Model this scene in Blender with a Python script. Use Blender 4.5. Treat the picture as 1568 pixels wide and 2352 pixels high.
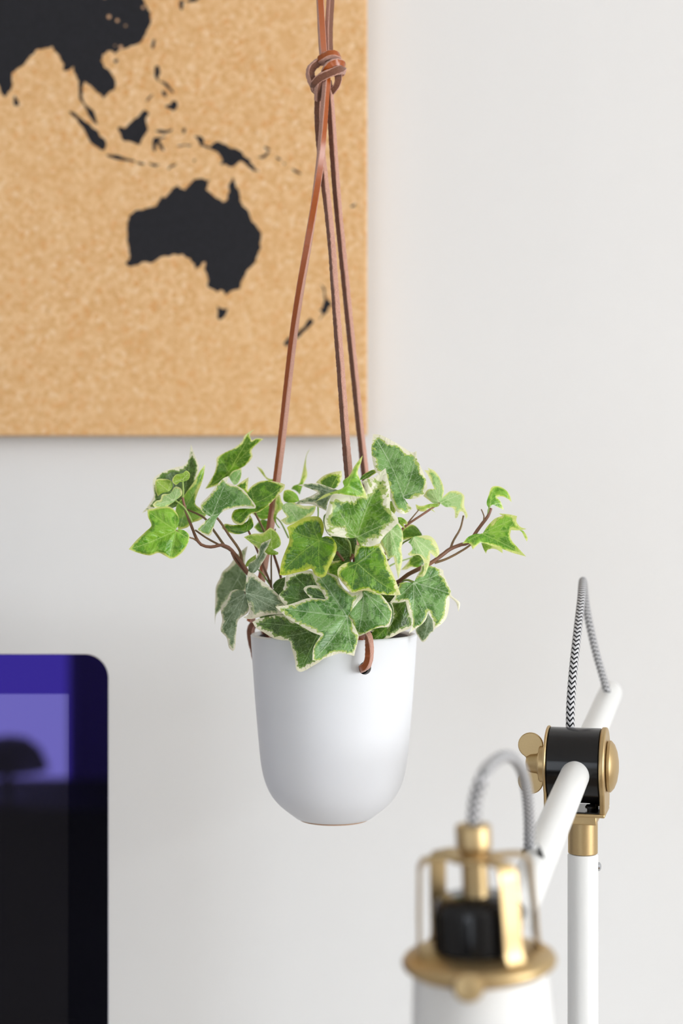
import bpy, math, random
import numpy as np
from mathutils import Vector, Matrix
from mathutils.geometry import delaunay_2d_cdt, tessellate_polygon

for o in list(bpy.data.objects):
    bpy.data.objects.remove(o)
SC = bpy.context.scene
COL = SC.collection
random.seed(7)

# ------------------------------------------------------------------ camera
F = 3529.0            # focal length in photo pixels (frame 1568 x 2352)
CZ = 1.37             # camera height
cam_d = bpy.data.cameras.new('camera')
cam = bpy.data.objects.new('camera', cam_d)
COL.objects.link(cam)
cam.location = (0, 0, CZ)
cam.rotation_euler = (math.pi / 2, 0, 0)
cam_d.sensor_fit = 'VERTICAL'
cam_d.sensor_height = 36.0
cam_d.lens = F * 36.0 / 2352.0
cam_d.clip_start = 0.01
cam_d.dof.use_dof = True
cam_d.dof.focus_distance = 0.998
cam_d.dof.aperture_fstop = 4.0
cam_d.dof.aperture_blades = 0
SC.camera = cam

# ------------------------------------------------------------------ light
w = bpy.data.worlds.new('world')
SC.world = w
w.use_nodes = True
w.node_tree.nodes['Background'].inputs[0].default_value = (0.75, 0.86, 1.0, 1)
w.node_tree.nodes['Background'].inputs[1].default_value = 1.0


def area(name, loc, direction, sx, sy, power, col):
    d = bpy.data.lights.new(name, 'AREA')
    d.shape = 'RECTANGLE'
    d.size = sx
    d.size_y = sy
    d.energy = power
    d.color = col
    o = bpy.data.objects.new(name, d)
    COL.objects.link(o)
    o.location = loc
    o.rotation_euler = Vector(direction).to_track_quat('-Z', 'Z').to_euler()
    return o


# daylight standing in the two window openings of the room
area('daylight_side_window', (3.07, -1.05, 1.66), (-1, 0, 0), 2.3, 1.7, 178, (0.975, 0.988, 1.0))
area('daylight_rear_window', (-1.487, -2.24, 1.427), (0, 1, 0), 1.4, 1.75, 17, (0.88, 0.93, 1.0))
SC.view_settings.view_transform = 'Standard'
SC.view_settings.look = 'None'
SC.view_settings.gamma = 1.0
SC.view_settings.use_curve_mapping = False
SC.view_settings.exposure = -0.12


# ------------------------------------------------------------------ helpers
def P(px, py, D):
    return Vector(((px - 784.0) / F * D, D, CZ + (1176.0 - py) / F * D))


def lin(r, g, b):
    def f(c):
        c /= 255.0
        return c / 12.92 if c <= 0.04045 else ((c + 0.055) / 1.055) ** 2.4
    return (f(r), f(g), f(b), 1.0)


def tag(o, label=None, cat=None, group=None, kind=None):
    if label: o['label'] = label
    if cat: o['category'] = cat
    if group: o['group'] = group
    if kind: o['kind'] = kind
    return o


ORG = {}


def thing(name, loc, label, cat, group=None):
    o = bpy.data.objects.new(name, None)
    COL.objects.link(o)
    o.empty_display_size = 0.02
    o.location = loc
    ORG[o.name] = Vector(loc)
    return tag(o, label, cat, group)


class MB:
    """collects verts / faces / material indices / uvs of one mesh"""
    def __init__(s):
        s.v, s.f, s.m, s.uv = [], [], [], []

    def add(s, verts, faces, mat=0, uvs=None):
        b = len(s.v)
        s.v += [Vector(p) for p in verts]
        for k, f in enumerate(faces):
            s.f.append([b + i for i in f])
            s.m.append(mat[k] if isinstance(mat, (list, tuple)) else mat)
            s.uv.append(uvs[k] if uvs else [(0, 0)] * len(f))

    def box(s, c, size, ax=None, mat=0):
        ax = ax or (Vector((1, 0, 0)), Vector((0, 1, 0)), Vector((0, 0, 1)))
        c = Vector(c)
        vs = [c + ax[0] * (i * size[0] / 2) + ax[1] * (j * size[1] / 2) + ax[2] * (k * size[2] / 2)
              for i in (-1, 1) for j in (-1, 1) for k in (-1, 1)]
        s.add(vs, [(0, 1, 3, 2), (4, 6, 7, 5), (0, 4, 5, 1), (2, 3, 7, 6), (0, 2, 6, 4), (1, 5, 7, 3)], mat)

    def lathe(s, prof, origin, axis=(0, 0, 1), n=48, mat=0, closed=False):
        """prof: list of (r, h) along axis; r = 0 makes a pole"""
        a = Vector(axis).normalized()
        u = a.orthogonal().normalized()
        if abs(a.z) > 0.9:
            u = (Vector((1, 0, 0)) - a * a.x).normalized()
        v = a.cross(u)
        o = Vector(origin)
        vs, rings = [], []
        for r, h in prof:
            if r < 1e-7:
                rings.append([len(vs)])
                vs.append(o + a * h)
            else:
                rings.append(list(range(len(vs), len(vs) + n)))
                for k in range(n):
                    t = 2 * math.pi * k / n
                    vs.append(o + a * h + (u * math.cos(t) + v * math.sin(t)) * r)
        fs = []
        pairs = list(zip(rings, rings[1:]))
        if closed:
            pairs.append((rings[-1], rings[0]))
        for A, B in pairs:
            for k in range(n):
                k2 = (k + 1) % n
                if len(A) == 1 and len(B) == 1:
                    continue
                if len(A) == 1:
                    fs.append((A[0], B[k2], B[k]))
                elif len(B) == 1:
                    fs.append((A[k], A[k2], B[0]))
                else:
                    fs.append((A[k], A[k2], B[k2], B[k]))
        s.add(vs, fs, mat)

    def prism(s, pts, o, u, v, wdir, th, mat=0):
        o, u, v, wdir = Vector(o), Vector(u), Vector(v), Vector(wdir)
        n = len(pts)
        A = [o + u * p[0] + v * p[1] for p in pts]
        B = [q + wdir * th for q in A]
        fs = [tuple(range(n - 1, -1, -1)), tuple(range(n, 2 * n))]
        fs += [(i, (i + 1) % n, n + (i + 1) % n, n + i) for i in range(n)]
        s.add(A + B, fs, mat)

    def sweep(s, pts, prof, theta=0.0, mats=0, scale=None, caps=True, step=None, ref=(0, -1, 0), jitter=0.0):
        """prof: closed list of (a, b): a along the face normal, b sideways. theta in degrees, number or per-point list"""
        pts = [Vector(p) for p in pts]
        th = list(theta) if isinstance(theta, (list, tuple)) else [theta] * len(pts)
        sc = list(scale) if scale is not None else [1.0] * len(pts)
        if step:
            pts, (th, sc) = spline(pts, step, (th, sc))
        n, k = len(pts), len(prof)
        vs, dist, L = [], [], 0.0
        prev = None
        for i, p in enumerate(pts):
            t = (pts[min(i + 1, n - 1)] - pts[max(i - 1, 0)]).normalized()
            if i:
                L += (p - pts[i - 1]).length
            dist.append(L)
            if prev is None:
                r = Vector(ref)
                n0 = r - t * r.dot(t)
                if n0.length < 0.05:
                    n0 = t.orthogonal()
            else:
                n0 = prev - t * prev.dot(t)
            n0.normalize()
            prev = n0
            q = math.radians(th[i])
            m = t.cross(n0)
            na = n0 * math.cos(q) + m * math.sin(q)
            nb = t.cross(na)
            for a, b in prof:
                j = 1 + jitter * (random.random() - 0.5)
                vs.append(p + (na * a + nb * b) * sc[i] * j)
        fs, ms, uvs = [], [], []
        for i in range(n - 1):
            for j in range(k):
                j2 = (j + 1) % k
                fs.append((i * k + j, i * k + j2, (i + 1) * k + j2, (i + 1) * k + j))
                ms.append(mats[j] if isinstance(mats, (list, tuple)) else mats)
                uvs.append([(j / k, dist[i]), ((j + 1) / k, dist[i]), ((j + 1) / k, dist[i + 1]), (j / k, dist[i + 1])])
        if caps:
            fs.append(tuple(range(k - 1, -1, -1)))
            fs.append(tuple((n - 1) * k + j for j in range(k)))
            ms += [mats[-1] if isinstance(mats, (list, tuple)) else mats] * 2
            uvs += [[(0, 0)] * k] * 2
        s.add(vs, fs, ms, uvs)

    def build(s, name, mats, parent=None, smooth=40, bevel=None, subsurf=0):
        org = ORG[parent.name] if parent is not None else Vector((0, 0, 0))
        me = bpy.data.meshes.new(name)
        me.from_pydata([p - org for p in s.v], [], s.f)
        for m in (mats if isinstance(mats, (list, tuple)) else [mats]):
            me.materials.append(m)
        me.polygons.foreach_set('material_index', s.m)
        uvl = me.uv_layers.new(name='UVMap')
        flat = [c for f in s.uv for q in f for c in q]
        uvl.data.foreach_set('uv', flat)
        me.validate()
        import bmesh
        bm = bmesh.new()
        bm.from_mesh(me)
        bmesh.ops.recalc_face_normals(bm, faces=bm.faces)
        bm.to_mesh(me)
        bm.free()
        if smooth:
            me.shade_smooth()
            me.set_sharp_from_angle(angle=math.radians(smooth))
        o = bpy.data.objects.new(name, me)
        COL.objects.link(o)
        if parent is not None:
            o.parent = parent
        ORG[o.name] = org
        if bevel:
            b = o.modifiers.new('bevel', 'BEVEL')
            b.width = bevel
            b.segments = 2
            b.limit_method = 'ANGLE'
            b.angle_limit = math.radians(40)
        if subsurf:
            b = o.modifiers.new('subsurf', 'SUBSURF')
            b.levels = b.render_levels = subsurf
        return o


def spline(pts, step, extra=()):
    """Catmull-Rom through pts, resampled about every step metres"""
    n = len(pts)
    out, ex = [], [[] for _ in extra]
    for i in range(n - 1):
        p0, p1, p2, p3 = pts[max(i - 1, 0)], pts[i], pts[i + 1], pts[min(i + 2, n - 1)]
        m = max(1, int((p2 - p1).length / step))
        L = (p2 - p1).length
        t1 = (p2 - p0) * (L / (L + (p1 - p0).length + 1e-9))
        t2 = (p3 - p1) * (L / (L + (p3 - p2).length + 1e-9))
        for k in range(m + (1 if i == n - 2 else 0)):
            t = k / m
            a = 2 * t ** 3 - 3 * t ** 2 + 1
            b = t ** 3 - 2 * t ** 2 + t
            c = -2 * t ** 3 + 3 * t ** 2
            d = t ** 3 - t ** 2
            out.append(p1 * a + t1 * b + p2 * c + t2 * d)
            for q, e in zip(ex, extra):
                q.append(e[i] * (1 - t) + e[i + 1] * t)
    return out, ex


def ring_prof(r, n=12):
    return [(r * math.cos(2 * math.pi * k / n), r * math.sin(2 * math.pi * k / n)) for k in range(n)]


# ------------------------------------------------------------------ materials
class NT:
    def __init__(s, name):
        s.mat = bpy.data.materials.new(name)
        s.mat.use_nodes = True
        s.t = s.mat.node_tree
        s.t.nodes.clear()
        s.out = s.t.nodes.new('ShaderNodeOutputMaterial')

    def n(s, kind, **kw):
        nd = s.t.nodes.new(kind)
        for k, v in kw.items():
            if k.startswith('i_'):
                key = k[2:]
                key = int(key) if key.isdigit() else key.replace('_', ' ')
                if hasattr(v, 'is_output') and v.is_output:
                    s.t.links.new(v, nd.inputs[key])
                else:
                    nd.inputs[key].default_value = v
            else:
                setattr(nd, k, v)
        return nd

    def math(s, op, a, b=0.0, c=None, clamp=False):
        nd = s.t.nodes.new('ShaderNodeMath')
        nd.operation = op
        nd.use_clamp = clamp
        for i, x in enumerate([a, b] + ([c] if c is not None else [])):
            if hasattr(x, 'is_output'):
                s.t.links.new(x, nd.inputs[i])
            else:
                nd.inputs[i].default_value = x
        return nd.outputs[0]

    def mix(s, f, a, b):
        nd = s.t.nodes.new('ShaderNodeMix')
        nd.data_type = 'RGBA'
        for i, x in ((0, f), (6, a), (7, b)):
            if hasattr(x, 'is_output'):
                s.t.links.new(x, nd.inputs[i])
            else:
                nd.inputs[i].default_value = x
        return nd.outputs[2]

    def smooth(s, x, lo, hi):
        nd = s.t.nodes.new('ShaderNodeMapRange')
        nd.interpolation_type = 'SMOOTHSTEP'
        s.t.links.new(x, nd.inputs[0])
        nd.inputs[1].default_value = lo
        nd.inputs[2].default_value = hi
        return nd.outputs[0]

    def noise(s, vec, scale, detail=2.0, rough=0.5):
        nd = s.n('ShaderNodeTexNoise', i_Scale=scale, i_Detail=detail, i_Roughness=rough)
        if vec is not None:
            s.t.links.new(vec, nd.inputs['Vector'])
        return nd.outputs[0]

    def done(s, shader):
        s.t.links.new(shader, s.out.inputs[0])
        return s.mat


def simple(name, col, rough=0.5, metal=0.0, spec=0.5, noise=0.0, nscale=200, bump=0.0, coat=0.0):
    g = NT(name)
    tc = g.n('ShaderNodeTexCoord').outputs['Object']
    nz = g.noise(tc, nscale, 3)
    c = col
    if noise:
        dark = tuple(x * (1 - noise) for x in col[:3]) + (1,)
        lite = tuple(min(1, x * (1 + noise)) for x in col[:3]) + (1,)
        c = g.mix(nz, dark, lite)
    b = g.n('ShaderNodeBsdfPrincipled', i_Base_Color=c, i_Roughness=rough, i_Metallic=metal)
    b.inputs['Specular IOR Level'].default_value = spec
    b.inputs['Coat Weight'].default_value = coat
    if bump:
        bp = g.n('ShaderNodeBump', i_Strength=bump, i_Distance=0.001, i_Height=nz)
        g.t.links.new(bp.outputs[0], b.inputs['Normal'])
    return g.done(b.outputs[0])


M = {}
M['wall'] = simple('wall_paint', (0.785, 0.775, 0.760, 1), 0.9, noise=0.02, nscale=3, spec=0.2, bump=0.02)
M['wall_side'] = simple('taupe_wall_paint', (0.52, 0.52, 0.53, 1), 0.9, noise=0.03, nscale=4, spec=0.1)
M['wall_dark'] = simple('grey_wall_paint', (0.52, 0.515, 0.51, 1), 0.9, noise=0.05, nscale=5, spec=0.0)
M['ceiling'] = simple('ceiling_paint', (0.85, 0.85, 0.84, 1), 0.95, noise=0.02, nscale=5)
M['floor'] = simple('oak_floor', (0.28, 0.19, 0.11, 1), 0.5, noise=0.25, nscale=9)
M['frame_white'] = simple('white_window_paint', (0.8, 0.8, 0.8, 1), 0.4)
M['desk'] = simple('white_desk_laminate', (0.78, 0.77, 0.75, 1), 0.45, noise=0.02)
M['darkwood'] = simple('dark_wood', (0.012, 0.011, 0.010, 1), 0.7, noise=0.3, nscale=30, spec=0.1)
M['black_metal'] = simple('matt_black_metal', (0.02, 0.02, 0.022, 1), 0.6)
M['ceramic'] = simple('matt_white_ceramic', (0.775, 0.792, 0.825, 1), 0.42, noise=0.012, nscale=40, spec=0.35)
M['clay'] = simple('bare_clay', (0.50, 0.34, 0.24, 1), 0.9, noise=0.15, nscale=500)
M['black_plastic'] = simple('black_plastic', (0.008, 0.0075, 0.0075, 1), 0.16, spec=0.35)
M['nursery'] = simple('black_nursery_plastic', (0.018, 0.018, 0.02, 1), 0.35)
M['soil'] = simple('potting_soil', (0.03, 0.02, 0.013, 1), 1.0, noise=0.6, nscale=700, bump=1.0)
M['gold'] = simple('satin_brass', (0.55, 0.405, 0.21, 1), 0.43, metal=1.0, noise=0.05, nscale=900, bump=0.03)
M['white_metal'] = simple('white_powder_coat', (0.84, 0.845, 0.83, 1), 0.33, noise=0.01, nscale=900, bump=0.015, spec=0.4)
M['steel'] = simple('zinc_steel', (0.55, 0.57, 0.6, 1), 0.2, metal=1.0)
M['aluminium'] = simple('aluminium', (0.62, 0.62, 0.66, 1), 0.35, metal=0.9)


def cork():
    g = NT('cork')
    tc = g.n('ShaderNodeTexCoord').outputs['Object']
    n1 = g.noise(tc, 420, 3, 0.6)
    n3 = g.noise(tc, 5, 2)
    gv = g.n('ShaderNodeTexVoronoi', i_Scale=270.0, i_Randomness=1.0)
    g.t.links.new(tc, gv.inputs['Vector'])
    gs = g.n('ShaderNodeSeparateColor')
    g.t.links.new(gv.outputs['Color'], gs.inputs[0])
    c = g.mix(gs.outputs[0], lin(212, 163, 106), lin(236, 197, 150))
    c = g.mix(g.math('MULTIPLY', g.smooth(gs.outputs[1], 0.90, 0.96), 0.6), c, lin(214, 148, 82))
    c = g.mix(g.math('MULTIPLY', g.smooth(gs.outputs[2], 0.90, 0.96), 0.6), c, lin(244, 216, 178))
    c = g.mix(g.math('MULTIPLY', g.smooth(n1, 0.3, 0.7), 0.35), c, lin(226, 182, 128))
    c = g.mix(g.math('MULTIPLY', g.smooth(n3, 0.4, 0.7), 0.25), c, lin(232, 188, 134))
    v = g.n('ShaderNodeTexVoronoi', i_Scale=60.0)
    g.t.links.new(tc, v.inputs['Vector'])
    sp = g.smooth(v.outputs['Distance'], 0.085, 0.05)
    c = g.mix(g.math('MULTIPLY', sp, 0.5), c, lin(176, 116, 58))
    b = g.n('ShaderNodeBsdfPrincipled', i_Base_Color=c, i_Roughness=0.85)
    b.inputs['Specular IOR Level'].default_value = 0.2
    bp = g.n('ShaderNodeBump', i_Strength=0.35, i_Distance=0.001, i_Height=n1)
    g.t.links.new(bp.outputs[0], b.inputs['Normal'])
    return g.done(b.outputs[0])


WORN = (0.233, 0.0, 0.371)     # flaked print near the coast, in board coordinates


def map_ink():
    g = NT('black_map_print')
    tc = g.n('ShaderNodeTexCoord').outputs['Object']
    n1 = g.noise(tc, 300, 3)
    dv = g.n('ShaderNodeVectorMath', operation='DISTANCE')
    g.t.links.new(tc, dv.inputs[0])
    dv.inputs[1].default_value = WORN
    n0 = g.math('SUBTRACT', 1.0, g.math('MULTIPLY', dv.outputs['Value'], 15.0))
    n0 = g.math('ADD', n0, g.math('MULTIPLY', g.math('SUBTRACT', g.noise(tc, 40, 1), 0.5), 0.5))
    c = g.mix(n1, lin(28, 28, 31), lin(40, 40, 45))
    v = g.n('ShaderNodeTexVoronoi', i_Scale=110.0)
    g.t.links.new(tc, v.inputs['Vector'])
    sp = g.math('MULTIPLY', g.smooth(v.outputs['Distance'], 0.24, 0.12), g.smooth(n0, 0.40, 0.60))
    c = g.mix(sp, c, lin(214, 170, 130))
    b = g.n('ShaderNodeBsdfPrincipled', i_Base_Color=c, i_Roughness=0.75)
    b.inputs['Specular IOR Level'].default_value = 0.25
    return g.done(b.outputs[0])


def suede(name, lo, hi, av):
    g = NT(name)
    tc = g.n('ShaderNodeTexCoord').outputs['Object']
    n1 = g.noise(tc, 1500, 3, 0.7)
    n2 = g.noise(tc, 350, 2)
    c = g.mix(n1, lo, hi)
    c = g.mix(g.math('MULTIPLY', n2, 0.4), c, av)
    b = g.n('ShaderNodeBsdfPrincipled', i_Base_Color=c, i_Roughness=0.8)
    b.inputs['Specular IOR Level'].default_value = 0.2
    b.inputs['Sheen Weight'].default_value = 0.3
    bp = g.n('ShaderNodeBump', i_Strength=0.9, i_Distance=0.0008, i_Height=n1)
    g.t.links.new(bp.outputs[0], b.inputs['Normal'])
    return g.done(b.outputs[0])


M['cork'] = cork()
M['ink'] = map_ink()
M['suede'] = suede('suede_leather', lin(162, 110, 90), lin(244, 196, 178), lin(202, 148, 126))
M['suede_shade'] = suede('shaded_suede_leather', lin(92, 54, 38), lin(160, 108, 84), lin(112, 70, 52))  # suede darkened to carry the shade of faces turned from the window
M['grain'] = simple('smooth_tan_leather', lin(160, 80, 28), 0.28, noise=0.12, nscale=400, spec=0.5)


def coated_glass(name, tint, base, rough):
    """anti-reflection coated glass over a black layer: its mirror reflection is violet"""
    g = NT(name)
    d = g.n('ShaderNodeBsdfDiffuse', i_Color=base)
    s = g.n('ShaderNodeBsdfGlossy', i_Color=tint, i_Roughness=rough)
    a = g.n('ShaderNodeAddShader')
    g.t.links.new(d.outputs[0], a.inputs[0])
    g.t.links.new(s.outputs[0], a.inputs[1])
    return g.done(a.outputs[0])


M['bezel'] = coated_glass('black_bezel_glass', (0.0145, 0.008, 0.092, 1), (0.0045, 0.0045, 0.006, 1), 0.012)
M['panel'] = coated_glass('switched_off_panel', (0.058, 0.047, 0.160, 1), (0.011, 0.0105, 0.0115, 1), 0.015)


def braid():
    g = NT('black_white_zigzag_textile')
    uv = g.n('ShaderNodeUVMap').outputs[0]
    sp = g.n('ShaderNodeSeparateXYZ')
    g.t.links.new(uv, sp.inputs[0])
    u, v = sp.outputs[0], sp.outputs[1]
    tri = g.math('ABSOLUTE', g.math('SUBTRACT', g.math('FRACT', g.math('ADD', g.math('MULTIPLY', u, 4.0), 0.15)), 0.5))
    ph = g.math('FRACT', g.math('ADD', g.math('DIVIDE', v, 0.0035), g.math('MULTIPLY', tri, 1.5)))
    wv = g.math('ABSOLUTE', g.math('SUBTRACT', ph, 0.5))
    k = g.smooth(wv, 0.19, 0.25)
    c = g.mix(k, lin(26, 26, 30), lin(222, 222, 224))
    b = g.n('ShaderNodeBsdfPrincipled', i_Base_Color=c, i_Roughness=0.8)
    b.inputs['Specular IOR Level'].default_value = 0.2
    th = g.noise(g.n('ShaderNodeTexCoord').outputs['Object'], 2500, 2)
    h = g.math('ADD', g.math('MULTIPLY', g.math('COSINE', g.math('MULTIPLY', ph, 12.566)), 0.5), th)
    bp = g.n('ShaderNodeBump', i_Strength=0.5, i_Distance=0.0006, i_Height=h)
    g.t.links.new(bp.outputs[0], b.inputs['Normal'])
    return g.done(b.outputs[0])


M['braid'] = braid()


def leaf_mat(name, dark, mid, lime, margin, patch=0.5, vein=(0.62, 0.72, 0.5, 1), vs=0.7, rough=0.36, trans=0.24):
    g = NT(name)
    uv = g.n('ShaderNodeUVMap').outputs[0]
    mrg = g.n('ShaderNodeAttribute', attribute_name='margin').outputs['Fac']
    v1 = g.n('ShaderNodeAttribute', attribute_name='vein').outputs['Fac']
    v2 = g.n('ShaderNodeAttribute', attribute_name='side_vein').outputs['Fac']
    na = g.noise(uv, 0.10, 2)          # uv is in millimetres
    nb = g.noise(uv, 0.62, 2, 0.55)
    nc = g.noise(uv, 0.085, 2, 0.45)
    nd = g.noise(uv, 0.35, 2)
    e = g.math('ADD', mrg, g.math('MULTIPLY', g.math('SUBTRACT', na, 0.5), 3.4))
    e = g.math('ADD', e, g.math('MULTIPLY', g.math('SUBTRACT', nb, 0.5), 1.0))
    # the green runs out along the side veins, so the border is jagged
    e = g.math('ADD', e, g.math('MULTIPLY', g.smooth(v2, 1.1, 0.0), 0.28))
    p = g.math('ADD', nc, g.math('MULTIPLY', g.math('SUBTRACT', nd, 0.5), 0.35))
    p = g.smooth(p, patch - 0.06, patch + 0.06)
    green = g.mix(p, dark, mid)
    green = g.mix(g.math('MULTIPLY', g.smooth(nd, 0.3, 0.8), 0.25), green, mid)
    c = g.mix(g.smooth(e, 0.92, 1.08), lime, green)
    c = g.mix(g.smooth(e, 0.50, 0.66), margin, c)
    wn = g.n('ShaderNodeTexNoise', i_Scale=0.5, i_Detail=2.0)
    g.t.links.new(uv, wn.inputs['Vector'])
    wv = g.n('ShaderNodeVectorMath', operation='MULTIPLY_ADD')
    g.t.links.new(wn.outputs['Color'], wv.inputs[0])
    wv.inputs[1].default_value = (2.4, 2.4, 0)
    g.t.links.new(uv, wv.inputs[2])
    vo = g.n('ShaderNodeTexVoronoi', feature='DISTANCE_TO_EDGE', i_Scale=0.27)
    g.t.links.new(wv.outputs[0], vo.inputs['Vector'])
    net = g.math('MULTIPLY', g.smooth(vo.outputs['Distance'], 0.075, 0.01), g.smooth(e, 0.6, 1.0))
    f = g.math('MULTIPLY', g.smooth(v1, 0.46, 0.10), vs)
    f = g.math('MAXIMUM', f, g.math('MULTIPLY', g.smooth(v2, 0.34, 0.08), vs * 0.62))
    f = g.math('MAXIMUM', f, g.math('MULTIPLY', net, vs * 0.30))
    c = g.mix(f, c, vein)
    h = g.math('MULTIPLY', g.math('MAXIMUM', g.smooth(v1, 1.2, 0.1), g.math('MAXIMUM', g.smooth(v2, 0.8, 0.1), g.math('MULTIPLY', net, 0.3))), -1.0)
    h = g.math('ADD', h, g.math('MULTIPLY', nb, 0.5))
    bp = g.n('ShaderNodeBump', i_Strength=0.32, i_Distance=0.0007, i_Height=h)
    b = g.n('ShaderNodeBsdfPrincipled', i_Base_Color=c, i_Roughness=rough)
    b.inputs['Specular IOR Level'].default_value = 0.65
    g.t.links.new(bp.outputs[0], b.inputs['Normal'])
    tr = g.n('ShaderNodeBsdfTranslucent')
    tcol = g.mix(0.35, c, (0.45, 0.62, 0.05, 1))
    g.t.links.new(tcol, tr.inputs[0])
    mx = g.n('ShaderNodeMixShader')
    mx.inputs[0].default_value = trans
    g.t.links.new(b.outputs[0], mx.inputs[1])
    g.t.links.new(tr.outputs[0], mx.inputs[2])
    return g.done(mx.outputs[0])


CREAM = lin(242, 238, 212)
def mixc(a, b, t):
    return tuple(x * (1 - t) + y * t for x, y in zip(a, b))


LM = {
    'deep': leaf_mat('deep_green_leaf', lin(50, 106, 6), lin(100, 156, 24), lin(166, 194, 58), lin(228, 228, 160), 0.55, lin(168, 196, 96)),
    'olive': leaf_mat('olive_green_leaf', lin(44, 98, 2), lin(90, 144, 12), lin(140, 170, 34), lin(186, 198, 74), 0.55, lin(150, 186, 70)),
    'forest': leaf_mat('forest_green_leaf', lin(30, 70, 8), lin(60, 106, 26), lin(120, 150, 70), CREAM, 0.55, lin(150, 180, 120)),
    'sage': leaf_mat('sage_green_leaf', lin(60, 116, 38), lin(120, 168, 94), lin(178, 200, 100), CREAM, 0.50, lin(206, 224, 190)),
    'grey_backlit': leaf_mat('backlit_grey_leaf', lin(72, 98, 68), lin(112, 132, 104), lin(160, 172, 130), lin(226, 220, 200), 0.52, lin(178, 194, 168), rough=0.5),  # dull back-lit look of some leaves put into the colour
    'young': leaf_mat('young_green_leaf', lin(80, 146, 18), lin(132, 188, 50), lin(170, 204, 72), lin(216, 226, 132), 0.48, lin(190, 216, 120)),
    'lime': leaf_mat('lime_green_leaf', lin(128, 172, 42), lin(158, 196, 72), lin(190, 212, 96), lin(222, 228, 142), 0.5, lin(210, 226, 150)),
    'pale': leaf_mat('pale_green_leaf', lin(132, 184, 96), lin(174, 212, 138), lin(206, 222, 130), lin(232, 236, 168), 0.5, lin(226, 238, 190)),
    'cream': leaf_mat('cream_splashed_leaf', lin(58, 112, 10), lin(104, 156, 40), lin(170, 190, 100), lin(240, 238, 214), 0.5, lin(190, 208, 150)),
}
g = NT('leaf_stem')
tc = g.n('ShaderNodeTexCoord').outputs['Object']
b = g.n('ShaderNodeBsdfPrincipled', i_Base_Color=g.mix(g.noise(tc, 90, 3), lin(92, 62, 38), lin(160, 112, 90)), i_Roughness=0.5)
M['stem'] = g.done(b.outputs[0])
M['petiole'] = simple('green_petiole', lin(150, 176, 90), 0.45, noise=0.15, nscale=120)
M['petiole_brown'] = simple('brown_petiole', lin(124, 98, 66), 0.45, noise=0.2, nscale=120)

# ------------------------------------------------------------------ room
X0, X1, Y0, Y1, ZC = -2.3, 3.0, -2.2, 1.402, 2.6


def wall_with_hole(name, mat, fixed, axis, lo, hi, hole, thick, label=None):
    """axis 'x': wall plane x = fixed running along y;  axis 'y': plane y = fixed running along x"""
    b = MB()
    a0, a1, z0, z1 = hole
    s = 1 if thick > 0 else -1

    def bx(p0, p1, q0, q1):
        if p1 - p0 < 1e-4 or q1 - q0 < 1e-4:
            return
        if axis == 'x':
            b.box((fixed + thick / 2, (p0 + p1) / 2, (q0 + q1) / 2), (abs(thick), p1 - p0, q1 - q0))
        else:
            b.box(((p0 + p1) / 2, fixed + thick / 2, (q0 + q1) / 2), (p1 - p0, abs(thick), q1 - q0))
    bx(lo, a0, 0, ZC)
    bx(a1, hi, 0, ZC)
    bx(a0, a1, 0, z0)
    bx(a0, a1, z1, ZC)
    return tag(b.build(name, mat, smooth=0), kind='structure')


b = MB(); b.box(((X0 + X1) / 2, Y1 + 0.05, ZC / 2), (X1 - X0 + 0.2, 0.1, ZC)); tag(b.build('wall_back', M['wall'], smooth=0), kind='structure')
b = MB(); b.box((X0 - 0.05, (Y0 + Y1) / 2, ZC / 2), (0.1, Y1 - Y0, ZC)); tag(b.build('wall_left', M['wall_side'], smooth=0), kind='structure')
wall_with_hole('wall_right', M['wall'], X1, 'x', Y0, Y1, (-2.2, 0.1, 0.8, 2.5), 0.1)
wall_with_hole('wall_front', M['wall_dark'], Y0, 'y', X0 - 0.1, X1 + 0.1, (-2.187, -0.787, 0.553, 2.3), -0.1)
b = MB(); b.box(((X0 + X1) / 2, (Y0 + Y1) / 2, -0.05), (X1 - X0 + 0.2, Y1 - Y0 + 0.2, 0.1)); tag(b.build('floor', M['floor'], smooth=0), kind='structure')
b = MB(); b.box(((X0 + X1) / 2, (Y0 + Y1) / 2, ZC + 0.05), (X1 - X0 + 0.2, Y1 - Y0 + 0.2, 0.1)); tag(b.build('ceiling', M['ceiling'], smooth=0), kind='structure')
b = MB()
for yy in (-2.2 + 0.02, -1.05, 0.1 - 0.02):
    b.box((X1 + 0.04, yy, 1.65), (0.05, 0.04, 1.7))
for zz in (0.82, 2.48):
    b.box((X1 + 0.04, -1.05, zz), (0.05, 2.3, 0.04))
tag(b.build('window_1', M['frame_white'], smooth=0, bevel=0.004), kind='structure')
b = MB()
for xx in (-2.187 + 0.02, -0.787 - 0.012):
    b.box((xx, Y0 - 0.02, 1.4265), (0.024, 0.04, 1.747))
for zz in (0.565, 2.285):
    b.box((-1.487, Y0 - 0.02, zz), (1.4, 0.04, 0.024))
tag(b.build('window_2', M['frame_white'], smooth=0, bevel=0.004), kind='structure')

# desk below the frame, carrying the monitor and the lamp
DZ = 0.75
desk = thing('desk', (0, 1.0, 0), 'white desk top under the monitor and the lamp', 'desk')
b = MB(); b.box((0.0, 1.04, DZ - 0.0125), (1.9, 0.70, 0.025)); b.build('desk_top', M['desk'], desk, bevel=0.003)
for sx in (-0.88, 0.88):
    for yy in (0.74, 1.34):
        b = MB(); b.box((sx, yy, (DZ - 0.025) / 2), (0.05, 0.05, DZ - 0.025)); b.build('leg', M['white_metal'], desk, bevel=0.003)

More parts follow.
